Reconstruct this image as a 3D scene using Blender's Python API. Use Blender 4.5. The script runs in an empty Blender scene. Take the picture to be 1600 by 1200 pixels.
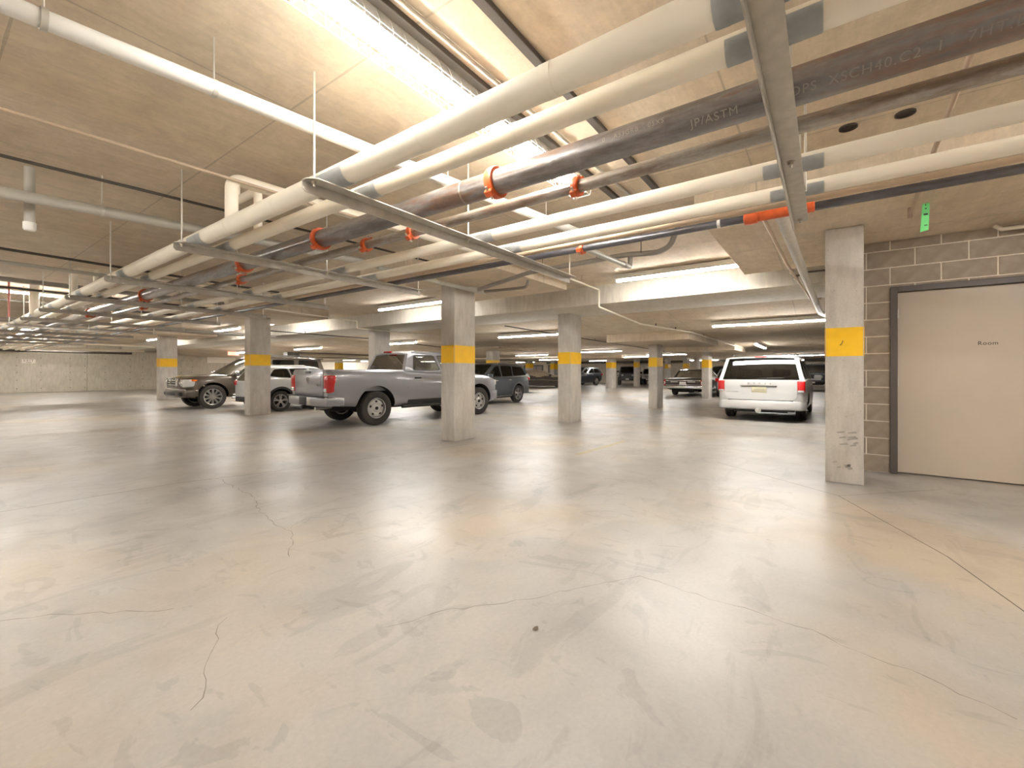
import bpy, bmesh, math, random
from mathutils import Vector, Matrix
from mathutils.geometry import tessellate_polygon
random.seed(7)
PI = math.pi
scene = bpy.context.scene
C = scene.collection
# ------------------------------------------------------------------ camera, world, exposure
cam_data = bpy.data.cameras.new('camera')
cam_data.sensor_width = 36.0
cam_data.lens = 680.0 / 1600.0 * 36.0
cam_data.shift_y = -19.0 / 1600.0
cam_data.clip_start = 0.05
cam_data.clip_end = 300
cam = bpy.data.objects.new('camera', cam_data)
C.objects.link(cam)
cam.location = (0, 0, 1.25)
cam.rotation_euler = (PI / 2, 0, -math.atan2(0.81169723, 0.58407843))
scene.camera = cam
world = bpy.data.worlds.new('world')
scene.world = world
world.use_nodes = True
world.node_tree.nodes['Background'].inputs[0].default_value = (0.05, 0.05, 0.05, 1)
world.node_tree.nodes['Background'].inputs[1].default_value = 0.3
vs = scene.view_settings
scene.display_settings.display_device = 'sRGB'
vs.view_transform = 'Standard'
vs.look = 'None'
vs.gamma = 1.0
vs.use_curve_mapping = False
vs.exposure = 1.8
TUBE_POWER = 30.0
LIGHT_COLOR = (1.0, 0.975, 0.93)
cy = scene.cycles
cy.use_denoising = True
cy.max_bounces = 10
cy.diffuse_bounces = 6
cy.glossy_bounces = 4
cy.transmission_bounces = 4
cy.transparent_max_bounces = 12
cy.caustics_reflective = False
cy.caustics_refractive = False
cy.sample_clamp_indirect = 8.0

# ------------------------------------------------------------------ materials
def srgb(r, g, b):
    f = lambda c: ((c / 255.0) / 12.92) if c / 255.0 <= 0.04045 else (((c / 255.0) + 0.055) / 1.055) ** 2.4
    return (f(r), f(g), f(b), 1.0)

def new_mat(name):
    m = bpy.data.materials.new(name)
    m.use_nodes = True
    nt = m.node_tree
    bs = nt.nodes['Principled BSDF']
    return m, nt, bs

def simple(name, col, rough=0.5, metal=0.0, coat=0.0, spec=0.5, var=0.0, scale=20.0, bump=0.0):
    m, nt, bs = new_mat(name)
    bs.inputs['Base Color'].default_value = col
    bs.inputs['Roughness'].default_value = rough
    bs.inputs['Metallic'].default_value = metal
    bs.inputs['Coat Weight'].default_value = coat
    bs.inputs['Coat Roughness'].default_value = 0.05
    bs.inputs['Specular IOR Level'].default_value = spec
    if var > 0 or bump > 0:
        tc = nt.nodes.new('ShaderNodeTexCoord')
        n = nt.nodes.new('ShaderNodeTexNoise')
        n.inputs['Scale'].default_value = scale
        n.inputs['Detail'].default_value = 6
        nt.links.new(tc.outputs['Object'], n.inputs['Vector'])
        if var > 0:
            r = nt.nodes.new('ShaderNodeValToRGB')
            r.color_ramp.elements[0].position = 0.3
            r.color_ramp.elements[1].position = 0.7
            r.color_ramp.elements[0].color = tuple(c * (1 - var) for c in col[:3]) + (1,)
            r.color_ramp.elements[1].color = tuple(min(1, c * (1 + var)) for c in col[:3]) + (1,)
            nt.links.new(n.outputs['Fac'], r.inputs['Fac'])
            nt.links.new(r.outputs['Color'], bs.inputs['Base Color'])
        if bump > 0:
            b = nt.nodes.new('ShaderNodeBump')
            b.inputs['Strength'].default_value = bump
            b.inputs['Distance'].default_value = 0.01
            nt.links.new(n.outputs['Fac'], b.inputs['Height'])
            nt.links.new(b.outputs['Normal'], bs.inputs['Normal'])
    return m

def N(nt, t, **kw):
    n = nt.nodes.new(t)
    for k, v in kw.items():
        setattr(n, k, v)
    return n

def noise(nt, vec, scale, detail=5, rough=0.55, stretch=None, distort=0.0):
    src = vec
    if stretch:
        mp = N(nt, 'ShaderNodeMapping')
        mp.inputs['Scale'].default_value = stretch
        nt.links.new(vec, mp.inputs['Vector'])
        src = mp.outputs['Vector']
    n = N(nt, 'ShaderNodeTexNoise')
    n.inputs['Scale'].default_value = scale
    n.inputs['Detail'].default_value = detail
    n.inputs['Roughness'].default_value = rough
    n.inputs['Distortion'].default_value = distort
    nt.links.new(src, n.inputs['Vector'])
    return n.outputs['Fac']

def ramp(nt, fac, stops):
    r = N(nt, 'ShaderNodeValToRGB')
    el = r.color_ramp.elements
    while len(el) < len(stops):
        el.new(0.5)
    for e, (p, c) in zip(el, stops):
        e.position = p
        e.color = c if len(c) == 4 else tuple(c) + (1,)
    nt.links.new(fac, r.inputs['Fac'])
    return r.outputs['Color']

def mixc(nt, a, b, fac, mode='MULTIPLY'):
    mx = N(nt, 'ShaderNodeMix', data_type='RGBA', blend_type=mode)
    for s, v in ((mx.inputs[0], fac), (mx.inputs[6], a), (mx.inputs[7], b)):
        if hasattr(v, 'links') or hasattr(v, 'is_linked'):
            nt.links.new(v, s)
        else:
            s.default_value = v
    return mx.outputs[2]

def mth(nt, op, a, b=None):
    n = N(nt, 'ShaderNodeMath', operation=op)
    for i, v in enumerate((a, b)):
        if v is None:
            continue
        if isinstance(v, (int, float)):
            n.inputs[i].default_value = v
        else:
            nt.links.new(v, n.inputs[i])
    return n.outputs[0]

def position(nt):
    return N(nt, 'ShaderNodeNewGeometry').outputs['Position']

def bump_to(nt, bs, h, strength, dist=0.01):
    b = N(nt, 'ShaderNodeBump')
    b.inputs['Strength'].default_value = strength
    b.inputs['Distance'].default_value = dist
    nt.links.new(h, b.inputs['Height'])
    nt.links.new(b.outputs['Normal'], bs.inputs['Normal'])

def g3(v):
    return (v, v, v, 1)

def mat_floor():
    m, nt, bs = new_mat('polished_concrete')
    p = position(nt)
    big = noise(nt, p, 0.35, 4)
    med = noise(nt, p, 1.6, 6, 0.6, distort=0.6)
    sw = noise(nt, p, 1.1, 5, 0.6, stretch=(1.0, 3.2, 1.0), distort=1.2)
    fine = noise(nt, p, 45, 4, 0.7)
    c = ramp(nt, big, [(0.36, srgb(167, 164, 160)), (0.5, srgb(178, 173, 167)), (0.64, srgb(186, 173, 155))])
    c = mixc(nt, c, ramp(nt, med, [(0.35, g3(0.86)), (0.6, g3(1.0))]), 1.0)
    c = mixc(nt, c, ramp(nt, sw, [(0.385, g3(0.83)), (0.425, g3(1.0))]), 0.6)
    spot = noise(nt, p, 2.6, 4, 0.5, stretch=(1.6, 0.8, 1.0), distort=1.6)
    c = mixc(nt, c, ramp(nt, spot, [(0.365, g3(0.84)), (0.385, g3(1.0))]), 0.7)
    c = mixc(nt, c, ramp(nt, fine, [(0.3, g3(0.93)), (0.7, g3(1.04))]), 1.0)
    nt.links.new(c, bs.inputs['Base Color'])
    rr = ramp(nt, med, [(0.3, g3(0.40)), (0.7, g3(0.29))])
    nt.links.new(rr, bs.inputs['Roughness'])
    bs.inputs['Specular IOR Level'].default_value = 0.6
    bump_to(nt, bs, fine, 0.04, 0.004)
    return m

def mat_ceiling(name='formed_concrete', dark=1.0):
    m, nt, bs = new_mat(name)
    p = position(nt)
    grain = noise(nt, p, 2.2, 6, 0.65, stretch=(1.0, 9.0, 1.0), distort=0.5)
    blot = noise(nt, p, 0.7, 5)
    fine = noise(nt, p, 30, 4, 0.7)
    a = tuple(v * dark for v in srgb(208, 189, 163)[:3])
    b = tuple(v * dark for v in srgb(224, 210, 189)[:3])
    c = ramp(nt, blot, [(0.3, a), (0.7, b)])
    mid = noise(nt, p, 3.5, 7, 0.7, distort=0.8)
    c = mixc(nt, c, ramp(nt, grain, [(0.35, g3(0.86)), (0.65, g3(1.05))]), 0.55)
    c = mixc(nt, c, ramp(nt, mid, [(0.34, g3(0.84)), (0.6, g3(1.04))]), 0.8)
    c = mixc(nt, c, ramp(nt, fine, [(0.3, g3(0.92)), (0.7, g3(1.03))]), 1.0)
    # imprint of the formwork sheets
    sep = N(nt, 'ShaderNodeSeparateXYZ')
    nt.links.new(p, sep.inputs[0])
    wob = noise(nt, p, 3.0, 2)
    lines = None
    for axis, per, off in (('X', 1.25, 0.31), ('Y', 2.5, 0.72)):
        v = mth(nt, 'ADD', sep.outputs[axis], off)
        v = mth(nt, 'ABSOLUTE', mth(nt, 'SUBTRACT', mth(nt, 'FRACT', mth(nt, 'DIVIDE', v, per)), 0.5))
        v = mth(nt, 'MULTIPLY', v, per)
        v = mth(nt, 'LESS_THAN', v, mth(nt, 'MULTIPLY', wob, 0.014))
        lines = v if lines is None else mth(nt, 'MAXIMUM', lines, v)
    c = mixc(nt, c, g3(0.74), lines)
    nt.links.new(c, bs.inputs['Base Color'])
    bs.inputs['Roughness'].default_value = 0.85
    bump_to(nt, bs, grain, 0.12, 0.01)
    return m

def mat_concrete(name, lo, hi, streak=0.3, pits=True, bumps=0.3):
    m, nt, bs = new_mat(name)
    p = position(nt)
    vert = noise(nt, p, 5.0, 6, 0.6, stretch=(2.2, 2.2, 0.5), distort=0.4)
    blot = noise(nt, p, 1.7, 6, 0.65)
    fine = noise(nt, p, 60, 4, 0.7)
    c = ramp(nt, blot, [(0.3, lo), (0.7, hi)])
    c = mixc(nt, c, ramp(nt, vert, [(0.35, g3(1 - streak)), (0.6, g3(1.03))]), 1.0)
    c = mixc(nt, c, ramp(nt, fine, [(0.3, g3(0.9)), (0.7, g3(1.04))]), 1.0)
    if pits:
        vo = N(nt, 'ShaderNodeTexVoronoi')
        vo.inputs['Scale'].default_value = 14
        nt.links.new(p, vo.inputs['Vector'])
        c = mixc(nt, c, ramp(nt, vo.outputs['Distance'], [(0.05, g3(0.5)), (0.09, g3(1.0))]), 0.8)
    nt.links.new(c, bs.inputs['Base Color'])
    bs.inputs['Roughness'].default_value = 0.8
    bump_to(nt, bs, fine, bumps, 0.004)
    return m

def mat_rusty(name, base, rust, mill, amount=0.5):
    m, nt, bs = new_mat(name)
    p = position(nt)
    a = noise(nt, p, 2.5, 6, 0.65, stretch=(3.0, 0.5, 3.0))
    b = noise(nt, p, 26, 5, 0.7)
    c = ramp(nt, a, [(0.36, base), (0.5, mill), (0.60, rust), (0.72, base)])
    c = mixc(nt, c, ramp(nt, b, [(0.35, g3(0.75)), (0.65, g3(1.1))]), amount)
    nt.links.new(c, bs.inputs['Base Color'])
    bs.inputs['Roughness'].default_value = 0.42
    bs.inputs['Metallic'].default_value = 0.2
    bs.inputs['Coat Weight'].default_value = 0.9
    bs.inputs['Coat Roughness'].default_value = 0.22
    bs.inputs['Coat IOR'].default_value = 1.7
    bump_to(nt, bs, b, 0.15, 0.003)
    return m

def mat_emit(name, col, strength):
    m, nt, bs = new_mat(name)
    bs.inputs['Base Color'].default_value = (0.9, 0.9, 0.9, 1)
    bs.inputs['Emission Color'].default_value = tuple(col) + (1,)
    bs.inputs['Emission Strength'].default_value = strength
    return m

def mat_glass(name, tint, gloss=0.06):
    m = bpy.data.materials.new(name)
    m.use_nodes = True
    nt = m.node_tree
    nt.nodes.remove(nt.nodes['Principled BSDF'])
    out = nt.nodes['Material Output']
    tr = N(nt, 'ShaderNodeBsdfTransparent')
    tr.inputs[0].default_value = tint
    gl = N(nt, 'ShaderNodeBsdfGlossy')
    gl.inputs['Roughness'].default_value = 0.03
    lw = N(nt, 'ShaderNodeLayerWeight')
    lw.inputs[0].default_value = 0.35
    fac = mth(nt, 'ADD', mth(nt, 'MULTIPLY', lw.outputs['Fresnel'], 0.45), gloss)
    mx = N(nt, 'ShaderNodeMixShader')
    nt.links.new(fac, mx.inputs[0])
    nt.links.new(tr.outputs[0], mx.inputs[1])
    nt.links.new(gl.outputs[0], mx.inputs[2])
    nt.links.new(mx.outputs[0], out.inputs[0])
    return m

def paint(name, col, metal=0.0, rough=0.3):
    return simple(name, col, rough=rough, metal=metal, coat=0.7, spec=0.5)

M = {}
M['floor'] = mat_floor()
M['ceiling'] = mat_ceiling()
M['beam'] = mat_concrete('beam_concrete', srgb(196, 188, 174)[:3], srgb(212, 206, 194)[:3], 0.12, False)
M['panel'] = M['ceiling']
M['column'] = mat_concrete('column_concrete', srgb(192, 184, 174)[:3], srgb(214, 209, 202)[:3], 0.12, True)
M['wall'] = mat_concrete('wall_concrete', srgb(196, 187, 170)[:3], srgb(212, 204, 188)[:3], 0.14, True)
M['pale_wall'] = mat_concrete('pale_wall_concrete', srgb(226, 221, 211)[:3], srgb(232, 228, 219)[:3], 0.05, False, 0.1)  # lighter tone for the deeper panels of the left wall
M['yellow'] = simple('yellow_paint', srgb(246, 194, 20), 0.55, var=0.04, scale=8, bump=0.05)
M['block'] = simple('concrete_block', srgb(160, 147, 132), 0.9, var=0.14, scale=9, bump=0.5)
M['mortar'] = simple('mortar', srgb(222, 212, 198), 0.9, var=0.08, scale=40)
M['door'] = simple('door_paint', srgb(198, 185, 168), 0.45, var=0.03, scale=1.5)
M['frame'] = simple('door_frame_paint', srgb(92, 84, 80), 0.45)
M['jacket'] = simple('white_jacket', srgb(242, 234, 218), 0.5, var=0.03, scale=3)
M['saddle'] = simple('galvanized_sheet', srgb(208, 210, 210), 0.45, metal=0.1, var=0.1, scale=14)
M['galv'] = simple('galvanized_steel', srgb(184, 178, 168), 0.5, metal=0.2, var=0.1, scale=18)
M['zinc'] = simple('zinc_rod', srgb(205, 200, 190), 0.4, metal=0.6)
M['steel3'] = mat_rusty('black_steel_main', srgb(82, 72, 66), srgb(112, 82, 62), srgb(116, 110, 108))
M['steel4'] = mat_rusty('grey_steel', srgb(142, 130, 118), srgb(126, 104, 84), srgb(160, 152, 142))
M['blueblack'] = mat_rusty('blue_black_steel', srgb(52, 52, 58), srgb(60, 56, 58), srgb(72, 72, 80), 0.4)
M['beige_pipe'] = simple('beige_pipe', srgb(190, 168, 144), 0.5, var=0.06, scale=6)
M['pale_pipe'] = simple('pale_pipe', srgb(214, 202, 182), 0.42, var=0.04, scale=5)
M['pvc'] = simple('pvc_grey', srgb(186, 182, 172), 0.4, var=0.05, scale=6)
M['darkpipe'] = simple('dark_pipe', srgb(72, 64, 56), 0.5, var=0.1, scale=10)
M['abs'] = simple('dark_grey_drain', srgb(146, 139, 130), 0.4, var=0.08, scale=10)
M['brownpipe'] = simple('brown_pipe', srgb(172, 150, 128), 0.5, var=0.08, scale=10)
M['orange'] = simple('orange_paint', srgb(206, 92, 44), 0.45, var=0.12, scale=20)
M['bolt'] = simple('bolt_zinc', srgb(190, 180, 165), 0.35, metal=0.8)
M['tube'] = mat_emit('fluorescent_tube', LIGHT_COLOR, TUBE_POWER)
M['white'] = simple('white_enamel', srgb(232, 230, 224), 0.4)
M['wire'] = simple('white_wire', srgb(225, 222, 215), 0.4)
M['black'] = simple('black_plastic', srgb(38, 37, 36), 0.5)
M['black_gloss'] = simple('black_gloss', srgb(20, 20, 21), 0.15, coat=0.5)
M['dark'] = simple('dark_underbody', srgb(30, 28, 26), 0.8)
M['interior'] = simple('cabin_trim', srgb(66, 64, 62), 0.8)
M['seat'] = simple('seat_cloth', srgb(84, 82, 80), 0.9)
M['rubber'] = simple('tyre_rubber', srgb(56, 52, 48), 0.8, var=0.15, scale=30, bump=0.2)
M['alloy'] = simple('alloy', srgb(186, 184, 180), 0.3, metal=0.7)
M['steelwheel'] = simple('silver_steel_wheel', srgb(190, 188, 184), 0.35, metal=0.6)
M['chrome'] = simple('chrome', srgb(220, 220, 220), 0.1, metal=1.0)
M['red'] = simple('red_lens', srgb(190, 18, 22), 0.15, coat=0.8)
M['amber'] = simple('amber_lens', srgb(222, 110, 30), 0.2, coat=0.6)
M['lens'] = simple('clear_lens', srgb(216, 216, 214), 0.12, metal=0.3, coat=0.8)
M['plate'] = simple('plate', srgb(196, 190, 160), 0.4)
M['plate_white'] = simple('plate_white', srgb(226, 222, 216), 0.4)
M['glass'] = mat_glass('tinted_glass', (0.07, 0.08, 0.07, 1))
M['glass_mid'] = mat_glass('light_tinted_glass', (0.38, 0.40, 0.36, 1))
M['glass_clear'] = mat_glass('clear_glass', (0.75, 0.80, 0.74, 1), 0.22)
M['silver'] = paint('silver_paint', srgb(150, 150, 154), 0.5, 0.32)
M['vanwhite'] = paint('white_paint', srgb(208, 208, 208))
M['bronze'] = paint('bronze_grey_paint', srgb(96, 86, 75), 0.4, 0.3)
M['bluegrey'] = paint('blue_grey_paint', srgb(84, 90, 96), 0.4, 0.3)
M['darkpaint'] = paint('charcoal_paint', srgb(52, 56, 60), 0.3, 0.3)
M['maroon'] = paint('black_brown_paint', srgb(62, 52, 48), 0.25, 0.3)
M['greypaint'] = paint('grey_paint', srgb(120, 120, 122), 0.4, 0.3)
M['cover_top'] = simple('dusty_cover', srgb(186, 172, 150), 0.9, var=0.2, scale=5, bump=0.4)
M['cover'] = simple('charcoal_cover', srgb(84, 78, 72), 0.9, var=0.2, scale=6, bump=0.4)
M['signwhite'] = simple('sign_white', srgb(240, 232, 220), 0.5)
M['signtext'] = simple('sign_text', srgb(70, 48, 42), 0.6)
M['redsign'] = mat_emit('red_exit_sign', (0.9, 0.22, 0.14), 0.7)
M['redtext'] = simple('red_text', srgb(150, 48, 44), 0.6)
M['stencil'] = simple('stencil_paint', srgb(138, 131, 122), 0.7)
M['blacktext'] = simple('black_text', srgb(42, 34, 28), 0.6)
M['green'] = simple('green_tag', srgb(120, 226, 140), 0.6)
M['crack'] = simple('crack_grey', srgb(132, 124, 114), 0.9)  # dull grey of the floor cracks
M['joint'] = simple('sawn_joint', srgb(104, 96, 88), 0.9)
M['faded_yellow'] = simple('faded_yellow_line', srgb(186, 174, 142), 0.5, var=0.1, scale=8)
M['stone'] = simple('pebble', srgb(110, 96, 82), 0.9)
M['redpipe'] = simple('red_pipe', srgb(206, 120, 110), 0.5)
M['stain'] = simple('scuff', srgb(160, 153, 144), 0.9)
M['hole'] = simple('sleeve_dark', srgb(70, 62, 54), 0.9)

# ------------------------------------------------------------------ mesh helpers
def link(name, me, mat, parent=None):
    o = bpy.data.objects.new(name, me)
    C.objects.link(o)
    if mat is not None:
        for mm in (mat if isinstance(mat, (list, tuple)) else [mat]):
            me.materials.append(mm)
    if parent is not None:
        o.parent = parent
    return o

def smooth(me, ang=38):
    me.shade_smooth()
    me.set_sharp_from_angle(angle=math.radians(ang))

def from_bm(name, bm, mat, parent=None, sm=True, ang=38):
    me = bpy.data.meshes.new(name)
    bm.normal_update()
    bm.to_mesh(me)
    bm.free()
    if sm:
        smooth(me, ang)
    return link(name, me, mat, parent)

def from_py(name, v, f, mat, parent=None, sm=True, ang=38, fm=None):
    me = bpy.data.meshes.new(name)
    me.from_pydata([tuple(p) for p in v], [], f)
    me.update()
    o = link(name, me, mat, parent)
    if fm:
        for p, i in zip(me.polygons, fm):
            p.material_index = i
    if sm:
        smooth(me, ang)
    return o

def thing(name, label, cat, loc=(0, 0, 0), rot=0.0, group=None):
    o = bpy.data.objects.new(name, None)
    C.objects.link(o)
    o.location = loc
    o.rotation_euler = (0, 0, rot)
    o.empty_display_size = 0.1
    return tag(o, label, cat, group)

def tag(o, label, cat, group=None):
    o['label'] = label
    o['category'] = cat
    o['kind'] = 'thing'
    if group:
        o['group'] = group
    return o

def struct(o):
    o['kind'] = 'structure'
    return o

def bm_box(bm, x0, x1, y0, y1, z0, z1, bev=0.0, seg=2, mtx=None, skip=()):
    vs_ = [bm.verts.new((x, y, z)) for z in (z0, z1) for y in (y0, y1) for x in (x0, x1)]
    fs = {'b': (0, 2, 3, 1), 't': (4, 5, 7, 6), 'f': (0, 1, 5, 4), 'k': (2, 6, 7, 3), 'l': (0, 4, 6, 2), 'r': (1, 3, 7, 5)}
    faces = [bm.faces.new([vs_[i] for i in ix]) for k, ix in fs.items() if k not in skip]
    if bev > 0:
        edges = list({e for f in faces for e in f.edges})
        r = bmesh.ops.bevel(bm, geom=edges, offset=bev, segments=seg, affect='EDGES', profile=0.5, clamp_overlap=True)
        allv = list({v for f in r['faces'] for v in f.verts} | {v for v in vs_ if v.is_valid} | {v for f in faces if f.is_valid for v in f.verts})
    else:
        allv = vs_
    if mtx is not None:
        bmesh.ops.transform(bm, matrix=mtx, verts=allv)
    return allv

def box(name, x0, x1, y0, y1, z0, z1, mat, parent=None, bev=0.0, seg=2):
    bm = bmesh.new()
    bm_box(bm, x0, x1, y0, y1, z0, z1, bev, seg)
    return from_bm(name, bm, mat, parent, sm=bev > 0)

def bm_tube(bm, pts, r, n=16, caps=True):
    pts = [Vector(p) for p in pts]
    rs = r if isinstance(r, (list, tuple)) else [r] * len(pts)
    rings = []
    up = None
    for i, p in enumerate(pts):
        if i == 0:
            t = pts[1] - p
        elif i == len(pts) - 1:
            t = p - pts[i - 1]
        else:
            t = (p - pts[i - 1]).normalized() + (pts[i + 1] - p).normalized()
        t.normalize()
        if up is None:
            up = Vector((0, 0, 1)) if abs(t.z) < 0.9 else Vector((1, 0, 0))
        a = t.cross(up).normalized()
        b = a.cross(t).normalized()
        up = b
        k = 1.0
        if 0 < i < len(pts) - 1:
            d = (p - pts[i - 1]).normalized().dot(t)
            k = 1.0 / max(d, 0.5)
        rings.append([bm.verts.new(p + (a * math.cos(q) + b * math.sin(q)) * rs[i]) for q in (2 * PI * j / n for j in range(n))])
    for i in range(len(rings) - 1):
        for j in range(n):
            bm.faces.new((rings[i][j], rings[i][(j + 1) % n], rings[i + 1][(j + 1) % n], rings[i + 1][j]))
    if caps:
        bm.faces.new(rings[0][::-1])
        bm.faces.new(rings[-1])

def tube(name, pts, r, mat, parent=None, n=16, caps=True):
    bm = bmesh.new()
    bm_tube(bm, pts, r, n, caps)
    bmesh.ops.recalc_face_normals(bm, faces=bm.faces)
    return from_bm(name, bm, mat, parent, ang=50)

def bend(pts, rad, seg=5):
    """round the corners of a polyline"""
    pts = [Vector(p) for p in pts]
    out = [pts[0]]
    for i in range(1, len(pts) - 1):
        a, p, b = pts[i - 1], pts[i], pts[i + 1]
        d1, d2 = (a - p), (b - p)
        rr = min(rad, d1.length * 0.49, d2.length * 0.49)
        s, e = p + d1.normalized() * rr, p + d2.normalized() * rr
        for k in range(seg + 1):
            t = k / seg
            out.append(s * (1 - t) ** 2 + p * 2 * t * (1 - t) + e * t * t)
    out.append(pts[-1])
    return out

def bm_lathe(bm, prof, axis='Y', n=24, origin=(0, 0, 0), closed=False):
    """prof = [(r, a)] turned round the axis"""
    ox, oy, oz = origin
    rings = []
    for r, a in prof:
        ring = []
        for j in range(n):
            q = 2 * PI * j / n
            c, s = r * math.cos(q), r * math.sin(q)
            if axis == 'Y':
                p = (ox + c, oy + a, oz + s)
            elif axis == 'Z':
                p = (ox + c, oy + s, oz + a)
            else:
                p = (ox + a, oy + c, oz + s)
            ring.append(bm.verts.new(p))
        rings.append(ring)
    m = len(rings)
    for i in range(m if closed else m - 1):
        for j in range(n):
            bm.faces.new((rings[i][j], rings[i][(j + 1) % n], rings[(i + 1) % m][(j + 1) % n], rings[(i + 1) % m][j]))
    bmesh.ops.recalc_face_normals(bm, faces=bm.faces)

def lathe(name, prof, mat, parent=None, axis='Y', n=24, origin=(0, 0, 0), closed=False, ang=38):
    bm = bmesh.new()
    bm_lathe(bm, prof, axis, n, origin, closed)
    return from_bm(name, bm, mat, parent, ang=ang)

def text_mesh(s, size, depth=0.0, align='CENTER', space=1.0):
    cu = bpy.data.curves.new('text', 'FONT')
    cu.body = s
    cu.size = size
    cu.extrude = depth
    cu.align_x = align
    cu.align_y = 'CENTER'
    cu.space_character = space
    o = bpy.data.objects.new('text', cu)
    C.objects.link(o)
    bpy.context.view_layer.update()
    me = bpy.data.meshes.new_from_object(o.evaluated_get(bpy.context.evaluated_depsgraph_get()))
    bpy.data.objects.remove(o)
    bpy.data.curves.remove(cu)
    return me

def lettering(name, s, size, mat, parent, origin, right, up, depth=0.001, space=1.0):
    """flat lettering laid on a plane through origin"""
    me = text_mesh(s, size, depth, space=space)
    r, u = Vector(right).normalized(), Vector(up).normalized()
    n = r.cross(u)
    o_ = Vector(origin)
    for v in me.vertices:
        v.co = o_ + r * v.co.x + u * v.co.y + n * v.co.z
    me.materials.clear()
    return link(name, me, mat, parent)

def interp(tab, x):
    if x <= tab[0][0]:
        return tab[0][1]
    for (a, va), (b, vb) in zip(tab, tab[1:]):
        if x <= b:
            t = (x - a) / (b - a) if b > a else 1.0
            return va + (vb - va) * t
    return tab[-1][1]

def sinterp(tab, x):
    """smooth (Catmull-Rom style monotone) interpolation"""
    if x <= tab[0][0]:
        return tab[0][1]
    if x >= tab[-1][0]:
        return tab[-1][1]
    for i in range(len(tab) - 1):
        a, va = tab[i]
        b, vb = tab[i + 1]
        if x <= b:
            def slope(k):
                if k <= 0 or k >= len(tab) - 1:
                    k0, k1 = max(0, k - 1), min(len(tab) - 1, k + 1)
                    return (tab[k1][1] - tab[k0][1]) / (tab[k1][0] - tab[k0][0])
                s0 = (tab[k][1] - tab[k - 1][1]) / (tab[k][0] - tab[k - 1][0])
                s1 = (tab[k + 1][1] - tab[k][1]) / (tab[k + 1][0] - tab[k][0])
                return 0.0 if s0 * s1 <= 0 else 2 * s0 * s1 / (s0 + s1)
            h = b - a
            t = (x - a) / h
            m0, m1 = slope(i) * h, slope(i + 1) * h
            return (2 * t ** 3 - 3 * t * t + 1) * va + (t ** 3 - 2 * t * t + t) * m0 + (-2 * t ** 3 + 3 * t * t) * vb + (t ** 3 - t * t) * m1
    return tab[-1][1]

# ------------------------------------------------------------------ room shell
SLAB, PANEL, FAR = 3.08, 2.83, 2.42
X0, X1, Y0, Y1 = -9.0, 46.0, -10.0, 39.0
floor = struct(box('floor', X0, X1, Y0, Y1, -0.3, 0.0, M['floor']))
ceil = struct(box('ceiling', X0, 8.75, Y0, Y1, SLAB, SLAB + 0.3, M['ceiling']))
beam = struct(box('beam', 8.55, 10.3, Y0, Y1, 2.68, SLAB + 0.3, M['beam'], bev=0.012))
def prism_xz(name, prof, y0, y1, mat, parent=None):
    bm = bmesh.new()
    a = [bm.verts.new((x, y0, z)) for x, z in prof]
    b = [bm.verts.new((x, y1, z)) for x, z in prof]
    n = len(prof)
    bm.faces.new(a)
    bm.faces.new(b[::-1])
    for i in range(n):
        bm.faces.new((a[i], b[i], b[(i + 1) % n], a[(i + 1) % n]))
    bmesh.ops.recalc_face_normals(bm, faces=bm.faces)
    return from_bm(name, bm, mat, parent, sm=False)
farceil = struct(prism_xz('ceiling_far', [(10.3, 2.68), (12.9, FAR), (X1, FAR), (X1, SLAB + 0.3), (10.3, SLAB + 0.3)], Y0, Y1, M['ceiling']))
k = 0
for (x0, x1, y0, y1, z0, z1) in ((4.7, 8.15, -2.0, 1.09, 2.87, SLAB), (4.7, 7.40, 4.03, 6.7, 2.82, SLAB), (4.7, 7.38, 12.1, 15.0, 2.83, SLAB),
                                 (5.4, 8.3, 22.6, 26.2, 2.86, SLAB), (13.0, 17.1, 3.14, 5.65, 2.18, FAR), (15.9, 19.2, 12.2, 15.3, 2.33, FAR),
                                 (29.3, 33.2, 11.6, 15.0, 2.24, FAR), (20.4, 24.0, 3.1, 6.0, 2.18, FAR)):
    k += 1
    struct(box('ceiling_panel', x0, x1, y0, y1, z0, z1 + 0.02, M['panel'], bev=0.006, seg=1))

# walls
wl = struct(box('wall_left', X0, X1, Y1 + 0.04, Y1 + 0.3, 0, SLAB + 0.3, M['joint']))
for i in range(14):
    a = X0 + i * 4.0 - 0.15 + (1.55 if False else 0)
    x0_, x1_ = max(X0, a), min(X1, a + 3.985)
    if x1_ - x0_ > 0.1:
        box('wall_panel', x0_, x1_, Y1, Y1 + 0.05, 0, SLAB + 0.3, M['pale_wall'] if x0_ > 16 else M['wall'], wl, bev=0.008, seg=1)
bm = bmesh.new()
for i in range(24):
    for z in (0.25, 0.75, 1.2, 1.62, 2.1):
        bm_lathe(bm, [(0.0, 0.0), (0.024, 0.0), (0.024, -0.006), (0.0, -0.006)], 'Y', 8, (-6 + i * 0.98 + 0.3 * ((i * 7) % 3 == 0), Y1 - 0.001, z))
th = from_bm('tie_hole', bm, M['hole'], wl, sm=False)
th['kind'] = 'stuff'
wf = struct(box('wall_far', X1, X1 + 0.3, Y0, Y1 + 0.3, 0, SLAB, M['wall']))
struct(box('wall_back', X0 - 0.3, X0, Y0, Y1 + 0.3, 0, SLAB + 0.3, M['wall']))
struct(box('wall_near', X0, X1, Y0 - 0.3, Y0, 0, SLAB + 0.3, M['wall']))

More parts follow.
